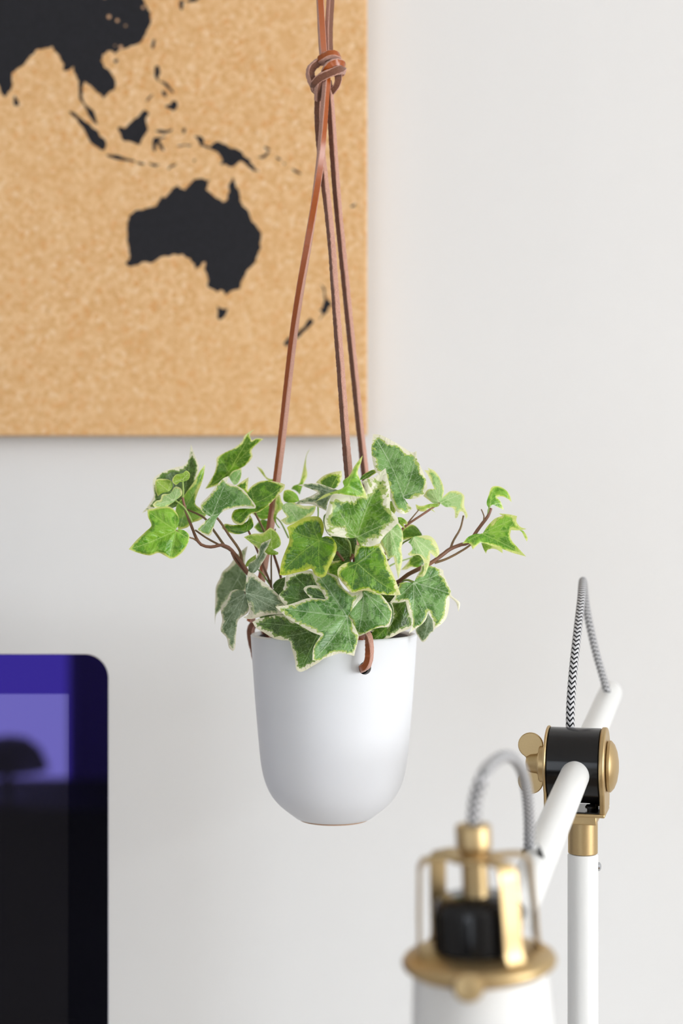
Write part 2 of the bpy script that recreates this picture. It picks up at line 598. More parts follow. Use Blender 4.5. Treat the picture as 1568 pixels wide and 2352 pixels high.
# unseen cupboard added to darken the monitor's reflection; dome stands in for a silhouette
sb = thing('added_sideboard', (-1.3, -1.85, 0), 'low dark sideboard below the rear window', 'added_sideboard')
b = MB(); b.box((-1.3, -1.85, 0.32), (1.7, 0.46, 0.56)); b.build('body', M['darkwood'], sb, bevel=0.004)
for k in range(3):
    b = MB(); b.box((-1.3 + (k - 1) * 0.56, -1.613, 0.32), (0.54, 0.018, 0.52)); d = b.build('door', M['darkwood'], sb, bevel=0.003)
    b = MB(); b.lathe([(0, 0), (0.008, 0), (0.006, 0.012), (0.011, 0.02), (0, 0.026)], (-1.3 + (k - 1) * 0.56 + 0.22, -1.604, 0.42), (0, 1, 0), 12); b.build('knob', M['black_metal'], d)
for sx in (-2.1, -0.5):
    for yy in (-2.03, -1.67):
        b = MB(); b.lathe([(0, 0), (0.014, 0), (0.02, 0.04), (0, 0.04)], (sx, yy, 0), n=12); b.build('foot', M['black_metal'], sb)
tl = thing('dome_stand_in', (-0.885, -1.72, 0.60), 'small dark dome on a stem, standing in for a silhouette mirrored in the monitor', 'lamp')
b = MB(); b.lathe([(0, 0), (0.05, 0), (0.05, 0.006), (0.012, 0.012), (0.010, 0.10), (0, 0.10)], (-0.885, -1.72, 0.60), n=24); b.build('stem', M['black_metal'], tl)
b = MB(); b.lathe([(0.105, 0.085), (0.103, 0.10), (0.085, 0.14), (0.05, 0.168), (0, 0.178), (0, 0.172), (0.048, 0.162), (0.08, 0.136), (0.098, 0.10), (0.1, 0.085)], (-0.885, -1.72, 0.60), n=32, closed=False); b.build('shade', M['black_metal'], tl)

# ------------------------------------------------------------------ cork board with the printed map
BD = 1.372
ex = P(843, 0, BD).x
ez = P(0, 1000, BD).z
board = thing('cork_board', (ex - 0.45, BD + 0.015, ez), 'tan cork board printed with a black world map, hung on the wall behind the plant', 'pinboard')
b = MB()
b.box((ex - 0.45, BD + 0.010, ez + 0.30), (0.90, 0.020, 0.60))
b.build('cork_panel', M['cork'], board, bevel=0.0022)
for sx in (ex - 0.80, ex - 0.10):
    for zz in (ez + 0.08, ez + 0.52):
        b = MB(); b.box((sx, BD + 0.025, zz), (0.03, 0.010, 0.03)); b.build('wall_spacer', M['darkwood'], board)
Z0 = (0, 0, 3.4087); Z2 = (420, 200, 3.5636); Z3 = (260, 380, 3.92); ZN = (580, 600, 4.9)
LAND = [
    (Z0, [(-900, -900), (1420, -900), (1330, -420), (1200, -260), (1090, -130), (1080, -60), (1120, -10), (1150, 50), (1180, 100), (1185, 160), (1165, 210), (1140, 270), (1110, 320), (1060, 350), (1000, 375), (930, 395), (905, 420), (880, 400), (840, 400), (800, 430), (790, 480), (820, 530), (870, 570), (900, 620), (905, 680), (880, 710), (840, 735), (812, 775), (790, 740), (740, 700), (680, 650), (660, 640), (645, 680), (640, 750), (622, 745), (618, 640), (600, 590), (575, 520), (545, 545), (500, 555), (500, 500), (470, 450), (420, 390), (405, 360), (370, 375), (330, 385), (290, 385), (265, 420), (220, 460), (170, 520), (95, 570), (95, 640), (90, 700), (60, 740), (35, 765), (15, 740), (0, 690), (-60, 560), (-120, 440), (-260, 400), (-420, 330), (-560, 380), (-700, 300), (-900, 340)]),
    (Z0, [(618, 740), (640, 745), (650, 780), (690, 835), (735, 870), (750, 920), (765, 975), (730, 955), (690, 900), (670, 850), (630, 790)]),
    (Z0, [(535, 870), (590, 885), (640, 930), (700, 970), (760, 1020), (780, 1065), (830, 1105), (820, 1170), (790, 1175), (740, 1140), (690, 1080), (650, 1000), (600, 930)]),
    (Z0, [(920, 995), (975, 1005), (1010, 970), (1050, 930), (1100, 890), (1130, 860), (1170, 890), (1140, 930), (1160, 1010), (1130, 1060), (1095, 1135), (1040, 1115), (970, 1105), (945, 1050)]),
    (Z0, [(830, 1210), (880, 1212), (960, 1228), (1040, 1250), (1060, 1270), (960, 1257), (860, 1232)]),
    (Z0, [(1070, 1268), (1130, 1280), (1130, 1290), (1075, 1278)]),
    (Z0, [(1150, 1278), (1200, 1280), (1280, 1282), (1215, 1308), (1190, 1300)]),
    (Z0, [(1310, 1325), (1340, 1290), (1390, 1275), (1370, 1300), (1320, 1330)]),
    (Z0, [(105, 760), (120, 745), (145, 790), (150, 820), (125, 832), (105, 810)]),
    (Z0, [(890, 470), (915, 460), (930, 475), (910, 495), (892, 488)]),
    (Z0, [(1185, 350), (1195, 310), (1215, 305), (1212, 350), (1200, 380), (1185, 375)]),
    (Z0, [(1210, 570), (1215, 520), (1245, 515), (1255, 560), (1238, 600), (1245, 640), (1222, 620)]),
    (Z0, [(1250, 635), (1300, 645), (1330, 680), (1360, 715), (1350, 730), (1310, 690), (1280, 655)]),
    (Z0, [(1268, 710), (1300, 720), (1300, 760), (1275, 748)]),
    (Z0, [(1290, 828), (1335, 818), (1350, 790), (1380, 790), (1388, 840), (1360, 870), (1335, 855)]),
    (Z0, [(1140, 795), (1188, 740), (1198, 737), (1158, 790)]),
    (Z0, [(1200, 1080), (1230, 1075), (1290, 1068), (1300, 1080), (1245, 1100), (1270, 1140), (1285, 1180), (1265, 1175), (1235, 1120), (1220, 1140), (1210, 1190), (1200, 1180), (1195, 1120)]),
    (Z0, [(1210, 1022), (1250, 1012), (1330, 1016), (1350, 1002), (1340, 1030), (1230, 1035)]),
    (Z0, [(1428, 1012), (1440, 1000), (1452, 1025), (1435, 1052), (1425, 1030)]),
    (Z0, [(1380, 1142), (1440, 1128), (1500, 1130), (1490, 1147), (1400, 1152)]),
    (Z0, [(1400, 20), (1420, -10), (1437, 10), (1430, 70), (1418, 80), (1405, 50)]),
    (Z0, [(1432, 15), (1480, -4), (1520, -60), (1640, -80), (1560, -10), (1490, 17)]),
    (Z2, [(90, 402), (140, 400), (175, 430), (160, 465), (200, 480), (225, 490), (250, 460), (285, 445), (350, 470), (430, 500), (480, 530), (520, 575), (550, 590), (550, 620), (590, 670), (630, 695), (580, 690), (530, 650), (500, 620), (470, 605), (430, 640), (400, 655), (350, 630), (300, 630), (325, 600), (295, 550), (260, 520), (200, 500), (140, 480), (130, 450)]),
    (Z2, [(598, 572), (650, 560), (690, 530), (710, 525), (690, 560), (640, 585)]),
    (Z2, [(660, 490), (680, 487), (715, 515), (705, 520)]),
    (Z2, [(760, 570), (790, 580), (805, 600), (775, 595)]),
    (Z2, [(820, 615), (840, 630), (825, 637)]),
    (Z2, [(888, 668), (930, 680), (970, 715), (940, 707)]),
    (Z2, [(1370, 970), (1400, 960), (1430, 935), (1405, 982), (1378, 988)]),
    (Z2, [(80, 600), (105, 590), (95, 610)]),
    (Z2, [(10, 335), (22, 340), (15, 375), (2, 360)]),
    (Z3, [(110, 880), (140, 850), (150, 800), (140, 740), (130, 640), (125, 590), (130, 540), (125, 510), (145, 450), (175, 430), (230, 400), (280, 395), (330, 378), (390, 360), (420, 310), (430, 280), (465, 290), (500, 250), (530, 205), (580, 180), (600, 205), (650, 220), (680, 180), (720, 130), (780, 115), (830, 130), (880, 125), (850, 160), (835, 210), (880, 250), (940, 300), (990, 330), (1025, 310), (1045, 240), (1055, 150), (1070, 100), (1085, 120), (1100, 180), (1130, 220), (1140, 280), (1160, 360), (1215, 410), (1240, 480), (1280, 530), (1335, 610), (1325, 680), (1330, 740), (1300, 810), (1280, 870), (1220, 930), (1190, 990), (1150, 1050), (1130, 1115), (1060, 1130), (1015, 1165), (995, 1130), (975, 1120), (930, 1140), (850, 1090), (855, 1040), (840, 970), (820, 930), (830, 870), (800, 875), (740, 935), (725, 880), (690, 835), (630, 800), (560, 800), (500, 820), (440, 820), (390, 850), (340, 880), (260, 870), (200, 900), (150, 910)]),
    (Z3, [(935, 1265), (990, 1290), (1035, 1285), (1010, 1350), (960, 1390), (938, 1370)]),
    (ZN, [(765, 255), (800, 285), (815, 340), (830, 420), (895, 495), (850, 530), (820, 590), (760, 660), (752, 652), (785, 590), (745, 545), (790, 510), (810, 440), (800, 350), (780, 290)]),
    (ZN, [(645, 640), (690, 680), (660, 720), (600, 780), (560, 810), (500, 870), (420, 900), (390, 960), (345, 925), (380, 880), (430, 850), (520, 790), (580, 740)]),
]


def rough_coast(pts, amp, lev):
    rnd = random.Random(len(pts))
    for _ in range(lev):
        out = []
        for i, p in enumerate(pts):
            q = pts[(i + 1) % len(pts)]
            L = math.hypot(q[0] - p[0], q[1] - p[1])
            out.append(p)
            if L > 3:
                d = (rnd.random() - 0.5) * L * amp
                out.append(((p[0] + q[0]) / 2 - (q[1] - p[1]) / L * d, (p[1] + q[1]) / 2 + (q[0] - p[0]) / L * d))
        pts = out
    return pts


zb = BD - 0.0002
for z, pl in LAND:
    px = [(z[0] + x / z[2], z[1] + y / z[2]) for x, y in pl]
    big = len(pl) > 25
    px = rough_coast(px, 0.30, 2 if big else 1)
    xs = [P(x, y, zb) for x, y in px]
    # keep the print inside the board
    xs = [Vector((max(p.x, ex - 0.895), p.y, min(p.z, ez + 0.595))) for p in xs]
    r = delaunay_2d_cdt([Vector((p.x, p.z)) for p in xs], [], [list(range(len(xs)))], 1, 1e-6)
    b = MB()
    b.add([(v.x, zb, v.y) for v in r[0]], [tuple(f) for f in r[2]])
    b.build('printed_landmass', M['ink'], board, smooth=0)

# ------------------------------------------------------------------ monitor
MD = 1.18
mx1, mz1 = P(248, 0, MD).x, P(0, 1503, MD).z
MW, MH, RC = 0.65, 0.40, 55 / F * MD
mon = thing('monitor', (mx1 - MW / 2, MD + 0.02, DZ), 'switched-off black monitor with rounded corner and violet reflections at the left', 'monitor')
U, V = Vector((1, 0, 0)), Vector((0, 0, 1))


def rrect(x0, z0, x1, z1, r, n=10):
    out = []
    for cx, cz, a0 in ((x1 - r, z1 - r, 0), (x0 + r, z1 - r, 90), (x0 + r, z0 + r, 180), (x1 - r, z0 + r, 270)):
        for k in range(n + 1):
            a = math.radians(a0 + 90 * k / n)
            out.append((cx + r * math.cos(a), cz + r * math.sin(a)))
    return out


mo = Vector((mx1, MD, mz1))
outer = rrect(-MW, -0.475, 0, 0, RC, 14)
b = MB()
b.prism(outer, mo + Vector((0, 0.0012, 0)), U, V, Vector((0, 1, 0)), 0.006)
b.lathe([(0.0, 0.0), (0.2, -0.004), (0.24, -0.012)], mo + Vector((-MW / 2, 0.04, -0.22)), (0, 1, 0), 32)
b.build('aluminium_shell', M['aluminium'], mon, bevel=0.001)
pr, pt = (248 - 157) / F * MD, (1594 - 1503) / F * MD
inner = rrect(-MW + pr, -0.40 + pt * 0.9, -pr, -pt, 0.0008, 3)
gl = rrect(-MW, -0.405, 0, 0, RC, 14)
b = MB()
r = delaunay_2d_cdt([Vector(p) for p in gl + inner], [], [list(range(len(gl)))] + [], 1, 1e-7)
# ring between the glass outline and the display opening
n1, n2 = len(gl), len(inner)
edges = [(n1 + i, n1 + (i + 1) % n2) for i in range(n2)]
r = delaunay_2d_cdt([Vector(p) for p in gl + inner], edges, [list(range(n1))], 1, 1e-7)
ip = [(p[0], p[1]) for p in inner]
x0i, x1i = min(p[0] for p in ip), max(p[0] for p in ip)
z0i, z1i = min(p[1] for p in ip), max(p[1] for p in ip)
fr = []
for f in r[2]:
    c = sum((r[0][i] for i in f), Vector((0, 0))) / len(f)
    if not (x0i < c.x < x1i and z0i < c.y < z1i):
        fr.append(tuple(f))
b.add([mo + U * v.x + V * v.y for v in r[0]], fr)
nb_ = len(gl)
b.add([mo + U * p[0] + V * p[1] for p in gl] + [mo + U * p[0] + V * p[1] + Vector((0, 0.0012, 0)) for p in gl],
      [(i, (i + 1) % nb_, nb_ + (i + 1) % nb_, nb_ + i) for i in range(nb_)])
b.build('bezel', M['bezel'], mon, smooth=30)
b = MB()
b.add([mo + U * p[0] + V * p[1] + Vector((0, 0.0003, 0)) for p in inner], [tuple(range(len(inner)))])
b.build('display', M['panel'], mon, smooth=0)
b = MB()
b.prism([(-0.09, 0), (0.09, 0), (0.085, 0.16), (-0.085, 0.16)], (mx1 - MW / 2, MD + 0.02, DZ + 0.006), U, V, Vector((0, 1, 0)), 0.012)
b.box((mx1 - MW / 2, MD + 0.02, DZ + 0.003), (0.2, 0.17, 0.006))
b.build('stand', M['aluminium'], mon, bevel=0.002)

# ------------------------------------------------------------------ hanging planter
PD = 1.06
mpp = PD / F
PX = 766.5
PC = P(PX, 1176, PD)
ztop = P(0, 1455, PD).z
zbot = P(0, 1879, PD).z
planter = thing('hanging_planter', (PC.x, PC.y, zbot), 'white ceramic pot hung by knotted tan leather cords, full of ivy', 'planter')
# silhouette (half width in photo px, photo row) -> profile
sil = [(80, 1879), (88, 1876), (104, 1864), (126, 1846), (143, 1826), (155, 1803), (163, 1778), (169, 1745), (173.5, 1700), (177, 1660), (182, 1600), (187, 1530), (191.5, 1460)]
R = lambda q: q * mpp * 0.9955
ZP = lambda y: P(0, y, PD).z - zbot
prof = [(0, 0.0006), (R(80), 0.0006)]
# smooth resample of the silhouette
sp, _ = spline([Vector((R(a), ZP(y), 0)) for a, y in sil], 0.003)
prof += [(v.x, v.y) for v in sp[1:]]
hz = ZP(1455)
ro = R(191.8)
TW = 0.0042
prof += [(ro, hz - 0.0012), (ro - 0.0006, hz - 0.0003), (ro - 0.0018, hz), (ro - TW + 0.001, hz - 0.0003), (ro - TW, hz - 0.0014)]
for a, y in reversed(sil[3:-1]):
    prof.append((R(a) - TW, ZP(y)))
prof += [(R(110), 0.008), (0, 0.006)]
b = MB()
b.lathe(prof, (PC.x, PC.y, zbot), n=160)
pot = b.build('pot', M['ceramic'], planter, smooth=60)
# three holes for the cords, cut with a boolean and then made real
HA = [math.radians(a) for a in (21.7, 134.0, 250.0)]      # angle from the camera side towards the right
hz_hole = P(0, 1536, 1.004).z
cut = MB()
for a in HA:
    d = Vector((math.sin(a), -math.cos(a), 0))
    cut.lathe([(0, 0.04), (0.0043, 0.04), (0.0043, 0.075), (0, 0.075)], (PC.x, PC.y, hz_hole), d, 40)
co = cut.build('hole_cutter', M['ceramic'], planter)
bo = pot.modifiers.new('holes', 'BOOLEAN')
bo.object = co
bo.solver = 'EXACT'
dg = bpy.context.evaluated_depsgraph_get()
me = bpy.data.meshes.new_from_object(pot.evaluated_get(dg))
pot.modifiers.clear()
pot.data = me
pot.data.shade_smooth()
pot.data.set_sharp_from_angle(angle=math.radians(50))
bpy.data.objects.remove(co)
b = MB()
b.lathe([(0, 0.0), (R(79), 0.0), (R(80.5), 0.0008), (R(80), 0.0018), (0, 0.0018)], (PC.x, PC.y, zbot - 0.0006), n=96)
b.build('base_ring', M['clay'], pot, smooth=40)

# square leather cord: smooth grain face, suede sides, shade painted into the back face
CW, CT = 0.0048, 0.0040
h_, w_ = CT / 2, CW / 2
e_ = 0.0005
sq = [(h_, -w_ + e_), (h_, w_ - e_), (h_ - e_, w_), (-h_ + e_, w_), (-h_, w_ - e_), (-h_, -w_ + e_), (-h_ + e_, -w_), (h_ - e_, -w_)]
sqm = [1, 0, 0, 0, 2, 0, 0, 0]
CM = [M['suede'], M['grain'], M['suede_shade']]


def cord(name, pts, theta, scale=None, jit=0.14):
    b = MB()
    b.sweep([P(*p) for p in pts], sq, theta, sqm, scale, step=0.0012, jitter=jit)
    return b.build(name, CM, planter, smooth=32)


cord('left_cord', [(750, 178, 1.052), (748, 205, 1.047), (741, 300, 1.050), (735, 370, 1.052), (723, 460, 1.053), (707, 560, 1.054), (690, 660, 1.055), (675, 760, 1.056), (661, 880, 1.057), (648, 1000, 1.058), (637, 1090, 1.058), (625, 1180, 1.060), (611, 1270, 1.062), (594, 1360, 1.064), (575, 1428, 1.066)],
     [-55, -52, -45, -25, -5, 12, 25, 35, 42, 48, 50, 52, 52, 52, 52], jit=0.05)
cord('middle_cord', [(736, 190, 1.056), (731, 240, 1.057), (733, 310, 1.058), (742, 390, 1.057), (753, 480, 1.053), (762, 570, 1.049), (767, 640, 1.046), (774, 740, 1.041), (783, 860, 1.034), (793, 1000, 1.026), (800, 1085, 1.021), (812, 1200, 1.014), (822, 1330, 1.009), (828, 1440, 1.0085), (830, 1462, 1.0085)],
     [200, 205, 215, 225, 232, 238, 240, 232, 228, 225, 225, 225, 225, 225, 225])
cord('rear_cord', [(752, 185, 1.055), (756, 215, 1.056), (762, 290, 1.060), (768, 380, 1.064), (776, 480, 1.070), (786, 580, 1.076), (796, 680, 1.082), (806, 780, 1.088), (816, 880, 1.095), (826, 980, 1.102), (837, 1080, 1.108), (850, 1200, 1.112), (864, 1330, 1.113), (874, 1440, 1.113)],
     [215, 215, 218, 220, 222, 225, 225, 222, 220, 220, 220, 215, 210, 210])
# the ends going over the rim and into the holes
b = MB()
b.sweep([P(822, 1470, 1.0105), P(828, 1462, 1.0068), P(838, 1454, 1.0010), P(845, 1457, 0.9985), P(847.5, 1472, 0.9977), P(848, 1495, 0.9978), P(846.5, 1516, 0.9980), P(841, 1529, 0.9990), P(834, 1534, 1.0015), P(831, 1536, 1.0085)], sq, [150, 150, 145, 120, 80, 62, 60, 60, 60, 60], sqm, step=0.0008, jitter=0.12, ref=(0, -0.4, 1))
b.build('rim_loop', CM, planter, smooth=32)
def around(a, r, z):
    return Vector((PC.x + math.sin(a) * r, PC.y - math.cos(a) * r, z))
for a in (HA[1], HA[2]):
    b = MB()
    zr = ZP(1455) + zbot
    b.sweep([around(a, ro - 0.0075, zr - 0.012), around(a, ro - 0.007, zr - 0.002), around(a, ro - 0.004, zr + 0.004), around(a, ro + 0.0018, zr + 0.0055), around(a, ro + 0.0048, zr + 0.001), around(a, ro + 0.0044, zr - 0.006), around(a, ro + 0.0022, zr - 0.014), around(a, ro + 0.0006, zr - 0.020), around(a, ro - 0.001, hz_hole + 0.001), around(a, ro - 0.008, hz_hole)], sq, 170, sqm, step=0.0008, jitter=0.12, ref=(0, -1, 0))
    b.build('rim_loop', CM, planter, smooth=32)
# the pair running up to a ceiling hook
HZ = ZC - 0.02
b = MB(); hk = P(748, 0, PD)
HK = Vector((hk.x, PD, ZC))
cordtop = Vector((hk.x, PD, ZC - 0.052))
for nm, pts, th in (('upper_cord', [(746, 150, 1.058), (742, 122, 1.057), (739, 80, 1.057), (737, 40, 1.057), (735, 0, 1.057), (733, -40, 1.057)], [20, 20, 18, 14, 8, 4]),
                    ('upper_cord', [(757, 150, 1.060), (755.5, 118, 1.060), (755, 70, 1.060), (758, 10, 1.060), (761, -40, 1.060)], [225, 225, 225, 225, 225])):
    b = MB()
    pp = [P(*p) for p in pts]
    last = pp[-1]
    pp += [last * 0.66 + cordtop * 0.34, last * 0.33 + cordtop * 0.67, cordtop + Vector((0.001 if pts[0][0] > 750 else -0.001, 0, 0))]
    b.sweep(pp, sq, th + [th[-1]] * 3, sqm, step=0.0015, jitter=0.06)
    b.build(nm, CM, planter, smooth=32)
b = MB()
b.lathe([(0, 0), (0.012, 0), (0.012, -0.003), (0.003, -0.005), (0.003, -0.02), (0, -0.02)], HK, n=20)
b.sweep([HK + Vector((0.013 * math.sin(t), 0, -0.034 + 0.014 * math.cos(t))) for t in [k * 0.3 for k in range(18)]], ring_prof(0.0022, 8), 0, 0)
b.build('ceiling_hook', M['gold'], planter)
# the knot: three overlapping turns of cord
b = MB()
K = lambda seq: [P(690 + x / 13.07, 100 + y / 13.07, d) for x, y, d in seq]
def turn(seq, th, sc=1.0, jit=0.16, ref=(0, -1, 0)):
    pp = K(seq)
    b.sweep(pp, sq, [th] * len(pp) if not isinstance(th, list) else th, sqm, [sc] * len(pp), step=0.0009, jitter=jit, ref=ref)
turn([(900, 470, 1.064), (720, 520, 1.054), (600, 480, 1.0515), (690, 420, 1.050), (800, 355, 1.0495), (950, 320, 1.0495), (1060, 345, 1.051), (1120, 400, 1.056), (1050, 450, 1.062)], 150)
turn([(800, 460, 1.062), (640, 520, 1.056), (470, 610, 1.053), (330, 740, 1.052), (290, 900, 1.052), (330, 1090, 1.0515), (420, 1270, 1.051), (500, 1400, 1.053), (560, 1480, 1.056)], 150, 1.08)
turn([(1130, 800, 1.062), (1240, 700, 1.056), (1190, 600, 1.050), (1040, 570, 1.0475), (880, 640, 1.047), (770, 760, 1.0475), (740, 860, 1.052)], 150, 1.08)
turn([(1180, 880, 1.062), (1250, 800, 1.054), (1180, 790, 1.048), (1000, 840, 1.0455), (800, 920, 1.0450), (600, 1020, 1.046), (460, 1160, 1.048), (420, 1300, 1.051), (470, 1440, 1.056)], [150, 145, 100, 85, 80, 80, 82, 100, 110], 1.12, ref=(0, -1, 0.6))
turn([(1060, 860, 1.060), (1130, 960, 1.056), (1130, 1120, 1.054), (1080, 1270, 1.054), (980, 1400, 1.055), (880, 1500, 1.058)], 150, 0.95)
turn([(700, 1060, 1.052), (600, 1160, 1.049), (540, 1320, 1.0485), (530, 1500, 1.051), (530, 1700, 1.054)], 150, 1.0)
b.build('knot', CM, planter, smooth=32)

# ------------------------------------------------------------------ ivy in its nursery pot
ivy = thing('ivy_plant', (PC.x, PC.y, zbot + 0.02), 'variegated ivy with cream-edged green leaves growing out of the white hanging pot', 'plant')
b = MB()
rn = ro - TW - 0.0016
b.lathe([(0, 0.012), (rn * 0.72, 0.012), (rn * 0.93, hz - 0.05), (rn - 0.0012, hz - 0.006), (rn + 0.0004, hz - 0.0022), (rn - 0.0006, hz - 0.0014), (rn - 0.0018, hz - 0.004), (rn * 0.90, hz - 0.05), (rn * 0.68, 0.014), (0, 0.014)], (PC.x, PC.y, zbot), n=96)
b.build('nursery_pot', M['nursery'], ivy, smooth=50)
b = MB()
vs, fs = [], []
nr, na = 9, 40
rs = rn * 0.965
rnd = random.Random(3)
pr_ = [(0, hz - 0.010)] + [(rs * k / nr, hz - 0.011 - 0.004 * (k / nr) ** 2 + (rnd.random() - 0.5) * 0.002) for k in range(1, nr + 1)] + [(rs, hz - 0.022), (0, hz - 0.022)]
b.lathe(pr_, (PC.x, PC.y, zbot), n=na)
for v in b.v[1:nr * na]:
    v.z += (rnd.random() - 0.5) * 0.004
tag(b.build('soil', M['soil'], ivy, smooth=60), kind='stuff')

LEAF_N = [0]


def smooth_outline(pts, step=2.2):
    n = len(pts)
    P_ = np.array(pts, float)
    sharp = []
    for i in range(n):
        a, c, d = P_[i - 1], P_[i], P_[(i + 1) % n]
        u, v = (c - a), (d - c)
        cs = np.dot(u, v) / (np.linalg.norm(u) * np.linalg.norm(v) + 1e-9)
        sharp.append(cs < 0.2)
    out = []
    for i in range(n):
        p1, p2 = P_[i], P_[(i + 1) % n]
        p0, p3 = P_[i - 1], P_[(i + 2) % n]
        L = np.linalg.norm(p2 - p1)
        t1 = (p2 - p1) if sharp[i] else (p2 - p0) * (L / (np.linalg.norm(p2 - p1) + np.linalg.norm(p1 - p0) + 1e-9))
        t2 = (p2 - p1) if sharp[(i + 1) % n] else (p3 - p1) * (L / (np.linalg.norm(p3 - p2) + np.linalg.norm(p2 - p1) + 1e-9))
        m = max(2, int(L / step))
        for k in range(m):
            t = k / m
            out.append((2 * t ** 3 - 3 * t ** 2 + 1) * p1 + (t ** 3 - 2 * t ** 2 + t) * t1 + (-2 * t ** 3 + 3 * t ** 2) * p2 + (t ** 3 - t ** 2) * t2)
    return np.array(out)


def seg_dist(Q, A, B):
    d = B - A
    t = np.clip(((Q - A) @ d) / (d @ d + 1e-9), 0, 1)
    return np.linalg.norm(Q - (A + t[:, None] * d), axis=1)


REG = {1: (280, 960), 2: (600, 960), 3: (860, 960), 4: (460, 1220), 5: (720, 1220)}


def leaf(reg, outline, base, tips, D, mat='sage', up=0.35, right=0.0, fold=0.2, droop=0.0, mw=11.0, wav=0.09, step=2.6, quilt=1.0, cup=0.0):
    ox, oy = REG[reg]
    cv = lambda p: (ox + p[0] / 3.92, oy + p[1] / 3.92)
    out = smooth_outline([cv(p) for p in outline])
    bs = np.array(cv(base))
    tp = [np.array(cv(t)) for t in tips]
    LEAF_N[0] += 1
    rg = np.random.RandomState(LEAF_N[0])
    lo, hi = out.min(0), out.max(0)
    # interior points on a triangular grid
    gx, gy = np.meshgrid(np.arange(lo[0], hi[0], step), np.arange(lo[1], hi[1], step * 0.866))
    gx = gx + (np.arange(gx.shape[0]) % 2)[:, None] * step * 0.5
    G = np.stack([gx.ravel(), gy.ravel()], 1)
    A, B = out, np.roll(out, -1, 0)
    inside = np.zeros(len(G), bool)
    for a, c in zip(A, B):
        cond = (a[1] > G[:, 1]) != (c[1] > G[:, 1])
        with np.errstate(divide='ignore', invalid='ignore'):
            xi = (c[0] - a[0]) * (G[:, 1] - a[1]) / (c[1] - a[1] + 1e-12) + a[0]
        inside ^= cond & (G[:, 0] < xi)
    G = G[inside]

    def edge_dist(Q):
        e = np.full(len(Q), 1e9)
        for a, c in zip(A, B):
            e = np.minimum(e, seg_dist(Q, a, c))
        return e
    if len(G):
        G = G[edge_dist(G) > step * 0.45]
    allp = np.concatenate([out, G]) if len(G) else out
    n = len(out)
    r = delaunay_2d_cdt([Vector((p[0] - lo[0], p[1] - lo[1])) for p in allp], [], [list(range(n))], 1, 1e-5)
    V_ = np.array([(v.x + lo[0], v.y + lo[1]) for v in r[0]])
    Fc = [tuple(f) for f in r[2]]
    # veins
    L0 = np.linalg.norm(tp[0] - bs)
    ax = (tp[0] - bs) / L0
    pn = np.array([-ax[1], ax[0]])
    mains, sides = [], []
    for k, t in enumerate(tp):
        d = t - bs
        q = np.array([-d[1], d[0]]) * (0.05 * (rg.rand() - 0.5))
        prev = bs
        for s in np.linspace(0.15, 0.97, 6):
            cur = bs + d * s + q * math.sin(s * math.pi) * 2
            mains.append((prev, cur))
            prev = cur
        dl = np.linalg.norm(d)
        m = max(3, int(dl / 17))
        for j in range(1, m):
            s = j / m
            st = bs + d * s + q * math.sin(s * math.pi) * 2
            for sg in (-1, 1):
                ang = math.radians(46 + 10 * rg.rand()) * sg
                c_, s_ = math.cos(ang), math.sin(ang)
                dd = np.array([d[0] * c_ - d[1] * s_, d[0] * s_ + d[1] * c_]) / dl
                ln = dl * 0.42 * (1 - 0.6 * s)
                md = st + dd * ln * 0.5
                en = md + (dd * 0.8 + d / dl * 0.35) * ln * 0.5
                sides.append((st, md))
                sides.append((md, en))
    vd = np.full(len(V_), 1e9)
    for a, c in mains:
        vd = np.minimum(vd, seg_dist(V_, a, c))
    sd = np.full(len(V_), 1e9)
    for a, c in sides:
        sd = np.minimum(sd, seg_dist(V_, a, c))
    ed = edge_dist(V_)
    rel = V_ - bs
    t_ = rel @ ax
    s_ = rel @ pn
    W = max(np.abs(s_).max(), 1.0)
    m_ = D / F
    dep = up * (bs[1] - V_[:, 1]) + right * (V_[:, 0] - bs[0])
    dep += 1.7 * fold * (np.sqrt(s_ ** 2 + 16) - 4)
    dep += droop * t_ * np.abs(t_) / L0
    dep += cup * s_ ** 2 / W
    th = np.arctan2(s_, t_)
    rr = np.linalg.norm(rel, axis=1)
    ph = rg.rand(3) * 6.28
    dep += wav * rr * (np.sin(3 * th + ph[0]) * 0.5 + np.sin(7 * th + ph[1]) * 0.28)
    dep += wav * 14 * np.sin(rel[:, 0] * 0.07 + ph[2]) * np.sin(rel[:, 1] * 0.08 + ph[0])
    near = np.minimum(vd, sd * 1.3)
    dep -= quilt * (1.1 * (1 - np.exp(-(near / 5.0) ** 2)) + 4.5 * (1 - np.exp(-(vd / 14.0) ** 2))) * np.clip(ed / 8.0, 0, 1)
    DD = D + dep * m_
    org = ORG[ivy.name]
    X = (V_[:, 0] - 784) / F * DD
    Z = CZ + (1176 - V_[:, 1]) / F * DD
    co = np.stack([X - org.x, DD - org.y, Z - org.z], 1)
    me = bpy.data.meshes.new('leaf')
    me.from_pydata(co.tolist(), [], Fc)
    mm = m_ * 1000
    at = me.attributes.new('margin', 'FLOAT', 'POINT'); at.data.foreach_set('value', (ed / mw + 1.6 * np.exp(-(rr / 20.0) ** 2)).astype(np.float32))
    at = me.attributes.new('vein', 'FLOAT', 'POINT'); at.data.foreach_set('value', (vd * mm).astype(np.float32))
    at = me.attributes.new('side_vein', 'FLOAT', 'POINT'); at.data.foreach_set('value', (sd * mm).astype(np.float32))
    uvl = me.uv_layers.new(name='UVMap')
    off = rg.rand(2) * 300
    uv = np.stack([s_ * mm + off[0], t_ * mm + off[1]], 1)
    idx = np.empty(len(me.loops), np.int32)
    me.loops.foreach_get('vertex_index', idx)
    uvl.data.foreach_set('uv', uv[idx].astype(np.float32).ravel())
    me.materials.append(LM[mat])
    me.shade_smooth()
    o = bpy.data.objects.new('leaf', me)
    COL.objects.link(o)
    o.parent = ivy
    return o


